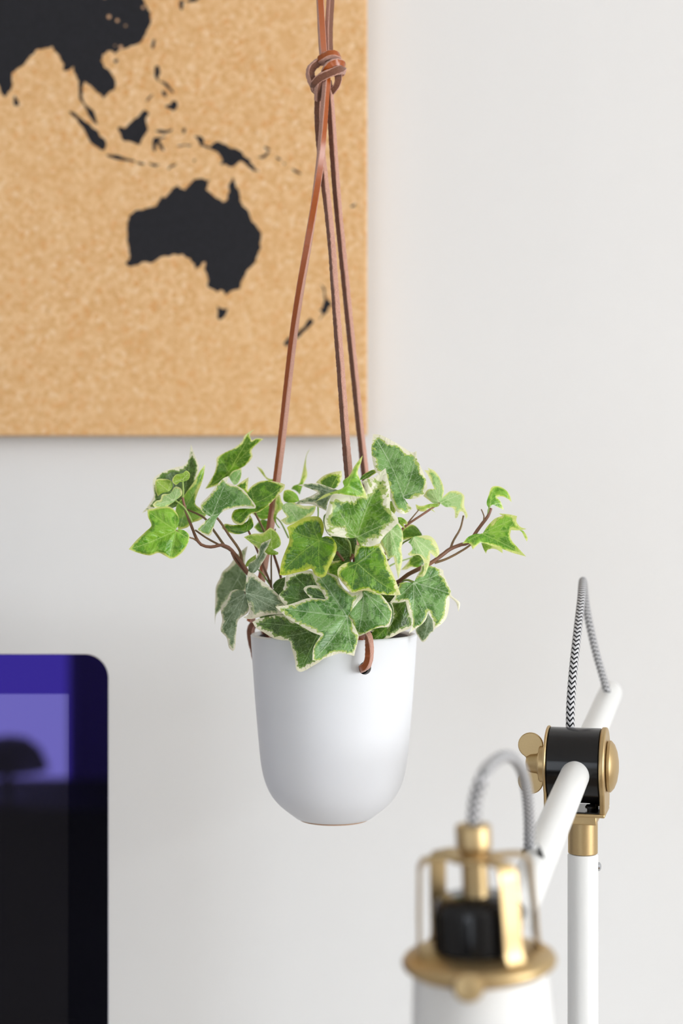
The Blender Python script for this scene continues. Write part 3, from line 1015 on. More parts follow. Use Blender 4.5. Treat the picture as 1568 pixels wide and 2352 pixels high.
def stem(pts, r=1.0, mat='stem', name='stem', reg=None):
    """pts: (x, y, D) in region units, r in millimetres"""
    ox, oy = REG[reg]
    b = MB()
    pp = [P(ox + x / 3.92, oy + y / 3.92, d) for x, y, d in pts]
    n = len(pp)
    b.sweep(pp, ring_prof(r / 1000, 8), 0, 0, [1.08 - 0.3 * k / (n - 1) for k in range(n)], step=0.0025, jitter=0.10)
    return b.build(name, M[mat], ivy, smooth=60)

# ---- leaves: outline, petiole point, vein tips (in the enlarged plan units of REG), distance, material, lean ...
# front and centre
leaf(4, [(675, 680), (780, 665), (860, 640), (950, 608), (1060, 595), (1122, 608), (1090, 560), (1062, 510), (1020, 420), (1012, 382), (1060, 395), (1130, 376), (1230, 405), (1260, 470), (1310, 530), (1370, 552), (1456, 536), (1460, 590), (1410, 650), (1350, 730), (1332, 765), (1372, 830), (1422, 935), (1415, 1000), (1395, 1080), (1385, 1124), (1310, 1105), (1250, 1100), (1160, 1130), (1060, 1165), (1008, 1160), (1018, 1050), (1060, 975), (1083, 940), (1000, 908), (900, 850), (800, 795), (740, 742)],
     (1322, 766), [(685, 685), (1060, 400), (1030, 1150), (1440, 560), (1380, 1110)], 0.984, 'sage', up=0.42, fold=-0.05, mw=9, wav=0.10)
leaf(5, [(440, 540), (520, 545), (600, 568), (650, 620), (690, 680), (706, 720), (697, 800), (672, 858), (600, 868), (540, 882), (470, 920), (402, 945), (370, 900), (330, 800), (290, 740), (330, 640), (400, 560)],
     (452, 545), [(690, 830), (400, 930), (698, 700)], 0.990, 'sage', up=0.40, right=0.15, mw=6, wav=0.08)
leaf(4, [(468, 818), (520, 790), (620, 768), (740, 752), (850, 800), (960, 860), (1100, 900), (1130, 1000), (1100, 1080), (1100, 1150), (1010, 1215), (910, 1266), (868, 1250), (850, 1160), (822, 1060), (800, 990), (730, 982), (650, 960), (570, 912), (500, 870)],
     (1080, 880), [(480, 820), (905, 1250), (760, 950)], 0.9965, 'forest', up=0.10, fold=0.05, mw=10, wav=0.05)
leaf(2, [(163, 1412), (180, 1300), (215, 1200), (250, 1110), (243, 1020), (232, 985), (300, 945), (380, 902), (450, 886), (520, 892), (555, 940), (563, 1010), (545, 1075), (590, 1064), (640, 1082), (678, 1150), (672, 1210), (640, 1285), (600, 1365), (575, 1422), (530, 1434), (480, 1410), (450, 1360), (400, 1375), (330, 1390), (280, 1402), (210, 1418)],
     (520, 1102), [(175, 1405), (255, 1010), (450, 900), (535, 1420), (665, 1150)], 0.974, 'olive', up=0.12, fold=-0.10, mw=10, wav=0.08)
leaf(2, [(1118, 450), (1136, 540), (1155, 620), (1160, 720), (1160, 820), (1200, 870), (1234, 930), (1190, 985), (1120, 1050), (1060, 1120), (990, 1156), (920, 1150), (875, 1115), (860, 1078), (800, 1082), (700, 1070), (610, 1050), (580, 990), (568, 920), (585, 850), (610, 760), (640, 690), (720, 690), (800, 680), (880, 670), (930, 660), (925, 610), (905, 572), (950, 545), (1020, 530), (1080, 480)],
     (860, 1074), [(1112, 462), (700, 840), (1190, 930), (590, 960), (960, 1140)], 0.968, 'cream', up=0.30, fold=-0.12, mw=19, wav=0.10)
leaf(5, [(785, 574), (700, 577), (600, 567), (500, 540), (430, 536), (345, 553), (290, 500), (240, 440), (214, 385), (225, 330), (290, 285), (372, 276), (368, 200), (380, 125), (440, 125), (540, 125), (602, 106), (640, 200), (680, 310), (730, 420)],
     (394, 290), [(775, 566), (600, 125), (345, 540), (225, 370)], 0.978, 'deep', up=0.16, right=0.1, fold=0.10, mw=9, wav=0.08)
leaf(2, [(912, 336), (898, 400), (868, 485), (890, 560), (930, 650), (953, 724), (860, 707), (740, 690), (655, 685), (560, 722), (488, 752), (570, 690), (660, 660), (742, 620), (733, 570), (790, 520), (840, 430)],
     (780, 612), [(910, 345), (945, 715), (500, 748)], 0.958, 'young', up=0.30, fold=0.25, mw=5, wav=0.08)
leaf(2, [(1006, 146), (1070, 153), (1150, 190), (1220, 230), (1300, 280), (1362, 312), (1396, 296), (1402, 370), (1440, 450), (1470, 520), (1492, 620), (1460, 690), (1380, 727), (1300, 728), (1282, 712), (1310, 760), (1362, 815), (1300, 862), (1230, 850), (1200, 815), (1170, 740), (1140, 660), (1110, 580), (1070, 510), (1030, 485), (1000, 380), (990, 290), (998, 200)],
     (1275, 704), [(1012, 155), (1388, 310), (1480, 640), (1330, 840)], 0.990, 'sage', up=0.40, fold=-0.12, mw=11, wav=0.08)
leaf(2, [(1190, 960), (1230, 950), (1266, 1010), (1276, 1090), (1260, 1180), (1270, 1270), (1250, 1380), (1232, 1452), (1215, 1370), (1190, 1250), (1140, 1272), (1110, 1200), (1075, 1120), (1090, 1050), (1130, 1000)],
     (1150, 985), [(1234, 1440), (1140, 1260), (1270, 1100)], 0.990, 'pale', up=0.32, fold=0.25, mw=5)
leaf(2, [(328, 605), (400, 593), (510, 590), (600, 618), (690, 650), (640, 690), (600, 760), (585, 838), (530, 810), (430, 775), (298, 782), (340, 745), (450, 700), (505, 668), (420, 630)],
     (680, 680), [(335, 607), (310, 778), (580, 820)], 0.992, 'grey_backlit', up=0.40, fold=0.2, mw=7)
leaf(2, [(490, 580), (560, 520), (640, 490), (722, 476), (724, 540), (690, 612), (640, 640), (560, 620)],
     (620, 650), [(715, 485), (500, 570)], 1.045, 'deep', up=0.35, mw=9)
leaf(2, [(442, 272), (408, 340), (402, 430), (412, 520), (375, 600), (345, 690), (310, 655), (268, 640), (290, 610), (340, 590), (368, 500), (388, 400), (410, 320)],
     (330, 690), [(440, 280), (280, 630)], 1.080, 'young', up=0.3, mw=8)
leaf(2, [(185, 810), (220, 768), (300, 763), (380, 790), (495, 788), (475, 850), (430, 895), (330, 935), (230, 962), (172, 920), (230, 890)],
     (215, 780), [(480, 800), (230, 950), (330, 920)], 1.030, 'pale', up=0.45, fold=0.15, mw=6)
leaf(2, [(205, 658), (260, 648), (320, 690), (345, 750), (270, 765), (203, 745)],
     (330, 745), [(210, 665), (215, 740)], 1.055, 'young', up=0.25, mw=5)
leaf(2, [(135, 705), (168, 690), (182, 750), (205, 800), (145, 860), (135, 940), (172, 995), (150, 985), (108, 900), (118, 830)],
     (150, 960), [(165, 700), (200, 800)], 1.050, 'lime', up=0.3, mw=5)
leaf(2, [(620, 1050), (760, 1075), (860, 1075), (850, 1220), (760, 1310), (640, 1290), (640, 1180)],
     (830, 1230), [(640, 1080), (750, 1080), (650, 1280)], 1.004, 'forest', up=0.0, fold=-0.1, mw=2)
leaf(2, [(610, 1310), (700, 1283), (800, 1298), (800, 1380), (700, 1440), (580, 1410)],
     (790, 1330), [(590, 1400), (620, 1310)], 0.997, 'deep', up=0.2, mw=6)
leaf(2, [(1155, 750), (1202, 745), (1212, 830), (1188, 872), (1155, 840)], (1180, 750), [(1188, 868)], 0.994, 'lime', up=0.3, mw=5)
leaf(2, [(885, 560), (900, 528), (950, 490), (1018, 464), (1040, 490), (960, 540)], (900, 560), [(1030, 475)], 1.000, 'deep', up=0.3, mw=3)
# lower middle
leaf(4, [(770, 410), (810, 372), (930, 352), (1010, 360), (1050, 420), (1080, 520), (1130, 610), (1060, 680), (900, 700), (780, 680), (708, 582), (750, 520)],
     (1060, 620), [(815, 370), (720, 580), (1000, 370)], 0.993, 'forest', up=0.10, fold=0.1, mw=9)
leaf(4, [(928, 522), (945, 500), (1002, 486), (1065, 498), (1105, 570), (1128, 612), (1010, 612), (955, 562)],
     (1120, 600), [(932, 522)], 0.989, 'forest', up=0.15, fold=0.15, mw=6)
leaf(4, [(652, 492), (690, 440), (765, 410), (762, 480), (722, 545), (680, 548)], (668, 545), [(755, 420)], 1.040, 'forest', up=0.2, mw=1)
leaf(4, [(404, 312), (428, 262), (502, 208), (498, 260), (455, 290), (415, 325)], (410, 320), [(500, 215)], 1.035, 'lime', up=0.2, mw=3)
# lower left
leaf(4, [(426, 132), (402, 250), (408, 350), (420, 480), (410, 560), (330, 560), (275, 580), (225, 650), (180, 710), (142, 755), (131, 842), (130, 760), (134, 600), (140, 500), (178, 420), (198, 368), (260, 310), (310, 240), (370, 178)],
     (335, 430), [(422, 145), (140, 750), (390, 520)], 1.075, 'grey_backlit', up=0.2, right=-0.3, fold=0.15, mw=8)
leaf(4, [(412, 552), (445, 640), (430, 730), (345, 800), (325, 900), (312, 1055), (293, 1082), (258, 1050), (235, 960), (182, 895), (196, 800), (184, 700), (230, 640), (270, 552), (320, 525), (378, 535)],
     (410, 556), [(293, 1070), (190, 890), (200, 680)], 1.000, 'grey_backlit', up=0.15, right=-0.35, fold=0.2, mw=7)
leaf(4, [(408, 560), (410, 450), (432, 360), (470, 372), (540, 432), (622, 498), (702, 572), (775, 662), (700, 680), (762, 746), (600, 757), (450, 792), (386, 778), (440, 735), (425, 640)],
     (410, 555), [(765, 664), (470, 380), (400, 778), (745, 740)], 0.996, 'grey_backlit', up=0.20, right=0.15, fold=0.10, mw=9)
leaf(4, [(432, 366), (438, 295), (498, 248), (548, 115), (600, 86), (637, 66), (612, 132), (578, 185), (604, 205), (562, 280), (492, 372), (455, 372)],
     (470, 372), [(630, 72), (598, 208)], 1.000, 'grey_backlit', up=0.5, right=0.3, fold=0.25, mw=6)
# left branch
leaf(1, [(622, 236), (642, 300), (690, 440), (670, 540), (640, 640), (580, 720), (500, 790), (420, 820), (320, 800), (250, 825), (180, 857), (235, 790), (285, 700), (277, 600), (290, 540), (380, 480), (480, 445), (560, 425), (600, 370), (612, 300)],
     (540, 760), [(622, 250), (190, 850), (300, 560)], 1.050, 'forest', up=0.30, right=-0.2, fold=-0.25, mw=8)
leaf(1, [(749, 418), (735, 520), (712, 600), (680, 680), (660, 770), (715, 820), (759, 855), (745, 892), (690, 925), (630, 945), (590, 985), (508, 1008), (486, 930), (488, 800), (550, 710), (600, 640), (660, 555), (700, 480)],
     (560, 830), [(745, 428), (745, 870), (520, 990)], 1.040, 'young', up=0.15, right=0.3, fold=0.25, mw=5, wav=0.08)
leaf(1, [(455, 548), (488, 510), (548, 498), (578, 474), (610, 500), (602, 550), (560, 572), (520, 578), (490, 602), (458, 582)], (545, 555), [(465, 580), (600, 500)], 1.012, 'lime', up=0.2, fold=-0.3, mw=3)
leaf(1, [(306, 560), (370, 548), (440, 565), (456, 610), (425, 660), (365, 675), (322, 705), (300, 640)], (420, 655), [(310, 565), (440, 580)], 1.014, 'lime', up=0.25, fold=0.3, mw=4)
leaf(1, [(274, 780), (310, 745), (345, 735), (362, 690), (430, 680), (480, 620), (532, 636), (540, 690), (492, 735), (440, 775), (385, 805), (300, 806)], (470, 740), [(285, 790), (500, 630), (390, 700)], 1.008, 'pale', up=0.45, fold=0.3, mw=6)
leaf(1, [(60, 1182), (130, 1100), (215, 1020), (264, 968), (234, 890), (228, 826), (310, 810), (400, 796), (460, 818), (502, 870), (514, 940), (486, 1005), (550, 1008), (602, 1050), (600, 1110), (555, 1195), (490, 1252), (440, 1268), (400, 1248), (330, 1215), (250, 1238), (150, 1217)],
     (486, 1012), [(72, 1180), (250, 850), (440, 1255), (480, 880), (590, 1080)], 0.998, 'young', up=0.40, right=0.1, fold=0.12, mw=4, wav=0.10, quilt=2.2)
leaf(1, [(960, 522), (945, 580), (1000, 598), (1085, 640), (1150, 715), (1205, 792), (1197, 815), (1120, 807), (1000, 815), (905, 845), (855, 900), (825, 980), (795, 1058), (740, 1052), (680, 1006), (710, 960), (800, 890), (755, 868), (718, 840), (706, 780), (780, 700), (850, 610), (910, 545)],
     (812, 882), [(1195, 805), (955, 530), (700, 1010), (720, 800)], 1.006, 'sage', up=0.55, right=0.15, fold=0.30, mw=6, wav=0.06)
leaf(1, [(1194, 100), (1152, 150), (1168, 205), (1210, 183), (1278, 188), (1222, 230), (1168, 290), (1174, 350), (1120, 420), (1060, 458), (1000, 490), (950, 545), (880, 600), (748, 640), (790, 570), (830, 500), (850, 420), (855, 358), (930, 308), (1010, 270), (1080, 210), (1112, 150)],
     (960, 490), [(1188, 110), (1265, 192), (760, 632), (870, 360)], 1.060, 'deep', up=-0.25, right=0.1, fold=0.12, mw=4, wav=0.06)
leaf(1, [(966, 525), (1000, 478), (1076, 455), (1072, 530), (1040, 592), (1010, 600), (978, 560)], (990, 590), [(1070, 465)], 1.052, 'pale', up=0.3, mw=2)
leaf(1, [(1467, 600), (1440, 588), (1350, 568), (1258, 566), (1180, 602), (1128, 655), (1140, 533), (1085, 568), (1026, 612), (1100, 670), (1150, 740), (1200, 815), (1020, 825), (985, 890), (1010, 945), (1080, 962), (1135, 900), (1165, 862), (1240, 842), (1330, 775), (1400, 702), (1458, 640)],
     (1190, 770), [(1458, 605), (1130, 545), (1010, 930)], 1.020, 'deep', up=0.35, right=-0.05, fold=0.2, mw=5)
leaf(1, [(897, 990), (928, 953), (1000, 963), (1080, 953), (1130, 925), (1150, 868), (1178, 920), (1180, 980), (1130, 1022), (1050, 1047), (980, 1037), (918, 1008)],
     (1120, 1020), [(905, 995), (1152, 880)], 1.018, 'deep', up=0.35, fold=0.2, mw=4)
leaf(1, [(1096, 1072), (1180, 1043), (1260, 1038), (1300, 1013), (1337, 988), (1392, 1030), (1428, 1100), (1424, 1150), (1362, 1187), (1408, 1212), (1402, 1230), (1300, 1227), (1240, 1190), (1180, 1140)],
     (1345, 1165), [(1102, 1074), (1340, 995), (1400, 1222)], 1.015, 'lime', up=0.25, fold=0.18, mw=5)
leaf(1, [(1213, 438), (1258, 460), (1312, 540), (1425, 555), (1420, 590), (1320, 565), (1265, 510)], (1410, 575), [(1218, 442)], 1.075, 'lime', up=0.2, mw=3)
leaf(1, [(1170, 860), (1240, 820), (1340, 780), (1380, 820), (1340, 890), (1260, 915)], (1360, 880), [(1180, 858)], 1.075, 'young', up=0.3, mw=4)
leaf(1, [(1185, 985), (1258, 915), (1320, 930), (1310, 1010), (1250, 1034)], (1310, 1010), [(1195, 985)], 1.08, 'deep', up=0.3, mw=4)
# right side
leaf(3, [(447, 470), (490, 472), (478, 448), (540, 478), (592, 548), (624, 640), (612, 710), (587, 762), (530, 768), (490, 742), (438, 702), (478, 645), (538, 638), (506, 570), (476, 510)],
     (580, 760), [(455, 474), (446, 700), (590, 560)], 1.030, 'pale', up=0.45, fold=0.25, mw=5, wav=0.08)
leaf(3, [(585, 766), (622, 705), (680, 660), (752, 660), (805, 700), (806, 790), (838, 880), (822, 910), (800, 850), (770, 842), (742, 898), (724, 902), (718, 830), (690, 805), (640, 802)],
     (590, 766), [(828, 895), (790, 680), (730, 890)], 1.030, 'pale', up=0.40, right=0.1, fold=0.2, mw=6)
leaf(3, [(368, 778), (420, 792), (500, 773), (592, 768), (572, 798), (508, 806), (548, 852), (480, 812), (456, 840), (388, 832)],
     (580, 772), [(375, 785), (540, 845)], 1.028, 'lime', up=0.4, fold=0.2, mw=4)
leaf(3, [(348, 1072), (410, 1060), (490, 1060), (542, 1100), (578, 1180), (580, 1230), (552, 1258), (500, 1213), (497, 1290), (472, 1370), (440, 1428), (390, 1422), (432, 1400), (446, 1330), (430, 1270), (395, 1234), (320, 1243), (297, 1225), (340, 1180), (325, 1140), (303, 1120)],
     (352, 1076), [(440, 1415), (560, 1240), (310, 1225), (470, 1280)], 1.000, 'pale', up=0.45, right=0.1, fold=0.2, mw=8, wav=0.08)
leaf(3, [(1030, 818), (1008, 770), (1028, 690), (1055, 622), (1120, 615), (1182, 650), (1218, 700), (1233, 758), (1188, 722), (1140, 706), (1098, 715), (1132, 750), (1163, 827), (1108, 802), (1062, 782)],
     (1036, 790), [(1228, 748), (1155, 818), (1070, 630)], 1.026, 'young', up=0.20, right=0.25, fold=0.25, mw=4)
leaf(3, [(960, 1125), (1000, 1128), (1080, 1150), (1145, 1175), (1152, 1218), (1085, 1180), (1020, 1186), (1002, 1222), (980, 1180)], (970, 1128), [(1148, 1210)], 1.024, 'lime', up=0.2, mw=5)
leaf(3, [(790, 1132), (840, 1073), (910, 1043), (968, 1040), (1010, 980), (1080, 908), (1150, 880), (1118, 860), (1200, 866), (1282, 883), (1276, 930), (1312, 980), (1368, 1000), (1300, 1012), (1228, 1010), (1220, 1060), (1240, 1110), (1292, 1170), (1364, 1248), (1250, 1217), (1180, 1192), (1130, 1172), (1060, 1152), (1000, 1132), (955, 1122), (920, 1148), (884, 1184), (852, 1130)],
     (966, 1042), [(1355, 1240), (1275, 895), (800, 1128), (1350, 1000)], 1.015, 'young', up=0.45, right=0.05, fold=-0.15, mw=7, wav=0.08)
leaf(3, [(1298, 1008), (1340, 1018), (1377, 1080), (1370, 1114), (1350, 1080), (1325, 1028)], (1300, 1008), [(1370, 1105)], 1.016, 'lime', up=0.2, mw=4)
leaf(3, [(240, 1015), (320, 958), (372, 975), (422, 1040), (428, 1060), (350, 1080), (255, 1105)], (425, 1060), [(260, 1090), (330, 965)], 1.060, 'deep', up=0.3, mw=5)
leaf(3, [(208, 893), (250, 898), (297, 940), (292, 962), (262, 952), (277, 1003), (238, 970), (214, 940)], (215, 900), [(292, 945), (274, 998)], 1.010, 'young', up=0.3, mw=3)
leaf(3, [(236, 1368), (290, 1310), (350, 1238), (430, 1238), (445, 1300), (402, 1348), (330, 1342), (288, 1364)], (430, 1270), [(245, 1362), (360, 1245)], 1.075, 'deep', up=0.3, mw=6)
# lower right
leaf(5, [(898, 460), (930, 400), (960, 350), (970, 300), (1070, 316), (1165, 353), (1168, 385), (1192, 440), (1232, 530), (1242, 580), (1292, 620), (1318, 650), (1303, 728), (1295, 690), (1280, 642), (1222, 590), (1220, 680), (1192, 785), (1140, 845), (1078, 885), (1070, 800), (1032, 735), (1000, 812), (930, 872), (858, 922), (888, 830), (848, 720), (828, 632), (760, 645), (688, 640), (738, 570), (770, 500), (770, 470), (830, 458)],
     (902, 462), [(1225, 560), (1070, 870), (870, 910), (1160, 365), (700, 635)], 0.998, 'sage', up=0.50, right=0.12, fold=0.15, mw=8, wav=0.10)
leaf(5, [(918, 890), (978, 810), (1030, 740), (1082, 830), (1080, 900), (1050, 920), (1012, 982), (980, 998), (950, 960)], (1030, 750), [(985, 985), (925, 890)], 1.030, 'grey_backlit', up=0.2, fold=0.15, mw=4)
leaf(5, [(688, 640), (760, 620), (832, 628), (852, 720), (892, 822), (872, 870), (782, 912), (700, 955), (628, 975), (650, 890), (690, 800), (700, 700)],
     (830, 640), [(640, 965), (880, 850), (700, 660)], 1.026, 'forest', up=0.15, fold=0.1, mw=9)
leaf(5, [(520, 920), (600, 860), (665, 860), (645, 960), (592, 985), (528, 985)], (650, 870), [(535, 980)], 1.020, 'deep', up=0.1, mw=2)
leaf(5, [(520, 520), (620, 540), (720, 560), (730, 640), (640, 640)], (720, 570), [(560, 540)], 1.010, 'forest', up=0.1, mw=2)
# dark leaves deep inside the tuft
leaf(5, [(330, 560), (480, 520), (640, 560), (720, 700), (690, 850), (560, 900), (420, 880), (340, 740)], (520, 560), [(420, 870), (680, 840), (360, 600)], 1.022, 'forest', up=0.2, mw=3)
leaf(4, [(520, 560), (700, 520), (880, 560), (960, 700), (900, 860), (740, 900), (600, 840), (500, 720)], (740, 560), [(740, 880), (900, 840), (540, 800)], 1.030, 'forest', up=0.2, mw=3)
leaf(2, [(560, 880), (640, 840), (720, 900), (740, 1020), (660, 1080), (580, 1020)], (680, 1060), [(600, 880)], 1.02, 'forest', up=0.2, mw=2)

# ---- stems: left branch
stem([(1220, 1560, 1.045), (1140, 1400, 1.030), (1080, 1310, 1.025), (1030, 1240, 1.020), (960, 1165, 1.016), (905, 1142, 1.014), (800, 1162, 1.012), (712, 1140, 1.012), (668, 1080, 1.012), (628, 980, 1.012), (590, 880, 1.013), (560, 780, 1.014), (545, 715, 1.014)], 1.15, 'stem', 'stem', 1)
stem([(545, 720, 1.014), (552, 650, 1.013), (545, 555, 1.012)], 0.75, 'petiole', 'petiole', 1)
stem([(632, 940, 1.011), (600, 870, 1.010), (555, 800, 1.008), (480, 742, 1.008)], 0.65, 'petiole', 'petiole', 1)
stem([(672, 1105, 1.013), (640, 1085, 1.006), (605, 1075, 1.000), (486, 1012, 0.9985)], 0.6, 'petiole_brown', 'petiole', 1)
stem([(1080, 1300, 1.026), (1062, 1200, 1.020), (960, 1050, 1.014), (860, 905, 1.009), (812, 884, 1.007)], 0.95, 'petiole_brown', 'petiole', 1)
stem([(915, 1140, 1.017), (830, 1020, 1.025), (740, 900, 1.035), (580, 820, 1.042)], 0.85, 'petiole_brown', 'petiole', 1)
stem([(1110, 1390, 1.032), (985, 1200, 1.024), (870, 1140, 1.022), (760, 1080, 1.022), (660, 1010, 1.026)], 0.8, 'petiole_brown', 'petiole', 1)
stem([(990, 1210, 1.018), (1030, 1290, 1.024), (1140, 1420, 1.034)], 1.0, 'stem', 'stem', 1)
stem([(1350, 1560, 1.050), (1335, 1490, 1.046), (1270, 1330, 1.040), (1212, 1180, 1.030), (1140, 1020, 1.020)], 0.9, 'stem', 'stem', 1)
stem([(1440, 1560, 1.055), (1430, 1440, 1.052), (1370, 1240, 1.035), (1345, 1165, 1.017)], 1.0, 'stem', 'stem', 1)
stem([(1370, 1240, 1.037), (1280, 1020, 1.032), (1195, 850, 1.024)], 0.85, 'petiole_brown', 'petiole', 1)
stem([(1345, 1560, 1.046), (1344, 1420, 1.044), (1345, 1240, 1.040), (1380, 1000, 1.060)], 0.6, 'petiole_brown', 'petiole', 1)
stem([(1330, 1500, 1.046), (1260, 1400, 1.044), (1205, 1350, 1.040), (1130, 1330, 1.036)], 0.55, 'petiole', 'petiole', 1)
stem([(1500, 1080, 1.060), (1430, 940, 1.066), (1370, 880, 1.072)], 0.6, 'petiole', 'petiole', 1)
# centre
stem([(760, 1085, 0.972), (790, 1120, 0.985), (802, 1180, 0.995), (800, 1260, 1.005), (820, 1400, 1.02)], 0.7, 'petiole', 'petiole', 2)
stem([(830, 1230, 1.003), (790, 1290, 1.005), (780, 1420, 1.02)], 1.1, 'stem', 'stem', 2)
stem([(680, 1210, 0.990), (740, 1290, 1.000), (800, 1450, 1.02)], 0.9, 'stem', 'stem', 2)
stem([(520, 1102, 0.975), (560, 1200, 0.985), (640, 1400, 1.005), (700, 1560, 1.03)], 0.7, 'petiole', 'petiole', 2)
stem([(860, 1074, 0.969), (900, 1180, 0.985), (880, 1500, 1.02)], 0.7, 'petiole', 'petiole', 2)
stem([(865, 1300, 0.980), (840, 1400, 1.0), (800, 1560, 1.03)], 0.7, 'petiole', 'petiole', 2)
stem([(510, 800, 1.04), (512, 860, 1.035), (505, 960, 1.03)], 0.55, 'petiole', 'petiole', 2)
stem([(1275, 704, 0.992), (1220, 800, 1.01), (1120, 1000, 1.02), (1000, 1400, 1.03)], 0.8, 'petiole', 'petiole', 2)
stem([(780, 612, 0.960), (790, 700, 0.985), (800, 900, 1.010), (800, 1200, 1.02)], 0.7, 'petiole', 'petiole', 2)
stem([(1322, 766, 0.986), (1290, 700, 1.0), (1240, 660, 1.02), (1180, 800, 1.045)], 0.8, 'petiole', 'petiole', 4)
stem([(410, 556, 1.0), (470, 600, 1.02), (560, 700, 1.04), (640, 820, 1.05)], 0.9, 'petiole_brown', 'petiole', 4)
# right branch
stem([(60, 1560, 1.040), (230, 1465, 1.020), (300, 1410, 1.016), (420, 1350, 1.013), (500, 1310, 1.013), (600, 1240, 1.015), (680, 1180, 1.018), (780, 1140, 1.020), (850, 1122, 1.020), (905, 1040, 1.021), (970, 950, 1.022), (1020, 885, 1.023), (1047, 815, 1.025)], 1.35, 'stem', 'stem', 3)
stem([(540, 1305, 1.014), (640, 1272, 1.015), (760, 1210, 1.016), (860, 1145, 1.016), (966, 1044, 1.016)], 0.8, 'petiole_brown', 'petiole', 3)
stem([(680, 1180, 1.018), (712, 1100, 1.022), (770, 1000, 1.026), (800, 880, 1.030)], 0.75, 'petiole_brown', 'petiole', 3)
stem([(980, 935, 1.022), (985, 885, 1.021), (960, 822, 1.020)], 0.5, 'petiole_brown', 'petiole', 3)
stem([(1020, 880, 1.023), (1025, 830, 1.024), (1036, 790, 1.026)], 0.6, 'petiole', 'petiole', 3)
stem([(40, 1300, 1.040), (240, 1010, 1.025), (310, 950, 1.024), (430, 870, 1.026), (522, 808, 1.028), (585, 766, 1.030)], 0.85, 'stem', 'stem', 3)
stem([(300, 945, 1.024), (345, 890, 1.024), (400, 825, 1.026)], 0.5, 'petiole_brown', 'petiole', 3)
stem([(100, 1300, 1.040), (250, 1130, 1.010), (335, 1082, 1.001)], 0.65, 'petiole', 'petiole', 3)
stem([(60, 1400, 1.050), (150, 1325, 1.055), (340, 1255, 1.072)], 0.6, 'petiole', 'petiole', 3)
stem([(898, 460, 1.0), (840, 440, 1.01), (780, 470, 1.025), (640, 640, 1.045)], 0.8, 'petiole', 'petiole', 5)

# ------------------------------------------------------------------ desk lamp
iD = lambda y: 1.0 / (0.9 + 0.00108 * (y - 1667))
armp = lambda y: P(1395 - 0.43 * (y - 1606), y, iD(y))
lamp = thing('desk_lamp', (P(1343, 0, 1.0).x, 1.0, DZ), 'white desk lamp with satin brass fittings, black joint and black and white zigzag cable', 'lamp')
A_top, A_bot = armp(1588), armp(2098)
adir = (A_bot - A_top).normalized()
DC = armp(1760)                       # centre of the joint
DC = P(1322, 1757, DC.y)
ahor = Vector((adir.x, adir.y, 0)).normalized()
dax = Vector((-ahor.y, ahor.x, 0)).normalized()     # joint axis, right end nearer the camera
if dax.x < 0:
    dax = -dax
RA = 0.00925
b = MB()
La = (A_bot - A_top).length
b.lathe([(0, 0), (RA * 0.7, 0.0006), (RA * 0.95, 0.0028), (RA, 0.006), (RA, La - 0.006), (RA * 0.95, La - 0.0028), (RA * 0.7, La - 0.0006), (0, La)], A_top, adir, 40)
b.build('arm', M['white_metal'], lamp, smooth=50)
# pole and collar
PLx = 1337
pc = P(1338, 0, 1.0)
zc0, zc1 = P(0, 1960, 1.0).z, P(0, 1868, 1.0).z
RPo = 0.0099
b = MB()
b.lathe([(0, DZ + 0.01), (RPo, DZ + 0.01), (RPo, zc0 - 0.0012), (RPo - 0.001, zc0), (0, zc0)], (pc.x, pc.y, 0), n=40)
pole = b.build('pole', M['white_metal'], lamp, smooth=50)
b = MB()
sz = P(0, 1990, 1.0).z
b.lathe([(0, 0), (0.0012, 0), (0.0012, 0.001), (0.003, 0.001), (0.0027, 0.0022), (0.0015, 0.003), (0, 0.0032)], (pc.x + RPo - 0.001, pc.y, sz), (1, -0.15, 0), 16)
b.build('screw', M['steel'], pole)
b = MB()
b.lathe([(0, zc0 + 0.0004), (RPo - 0.0003, zc0 + 0.0004), (RPo - 0.0003, zc1), (0, zc1)], (pc.x, pc.y, 0), n=40)
b.build('collar', M['gold'], lamp, smooth=50, bevel=0.0004)
b = MB()
b.lathe([(0, 0), (0.085, 0), (0.085, 0.008), (0.08, 0.014), (0.02, 0.018), (0.0115, 0.03), (0, 0.03)], (pc.x, pc.y, DZ), n=64)
b.build('base', M['white_metal'], lamp, smooth=40)
# joint: black drum between two brass cheeks
Rd = 0.0242
HL = 0.0166
Zv = Vector((0, 0, 1))
front = -ahor if ahor.y > 0 else ahor
b = MB()
b.lathe([(0, -HL), (Rd - 0.0006, -HL), (Rd, -HL + 0.0006), (Rd, HL - 0.0006), (Rd - 0.0006, HL), (0, HL)], DC, dax, 72)
drum = b.build('joint_drum', M['black_plastic'], lamp, smooth=40)
zplate = P(0, 1856, 0.995).z
Rp = Rd + 0.0008
def cheek(sgn, th, foot):
    out = []
    n = 40
    lowz = zplate - DC.z - 0.0015
    if foot:
        wv = 0.0165
        a0 = -math.asin(min(1, 0.8))
        for k in range(n + 1):
            a = math.radians(-40 + 260 * k / n)
            out.append((Rp * math.cos(a), Rp * math.sin(a)))
        out += [(-wv, lowz), (wv, lowz)]
    else:
        for k in range(n):
            a = 2 * math.pi * k / n
            out.append((Rp * math.cos(a), Rp * math.sin(a)))
    return out
b = MB()
b.prism(cheek(-1, 0.0022, True), DC - dax * (HL + 0.0020), front, Zv, dax, 0.0018)
b.prism(cheek(1, 0.0042, True), DC + dax * (HL + 0.0002), front, Zv, dax, 0.0034)
b.box(DC + Vector((0, 0, zplate - DC.z - 0.0024)), (2 * HL + 0.0070, 0.033, 0.0024), (dax, front, Zv))
b.box(Vector((pc.x, pc.y, (zplate - 0.003 + P(0, 1886, 1.0).z) / 2)), (0.020, 0.026, (zplate - 0.003) - P(0, 1886, 1.0).z), (dax, front, Zv))
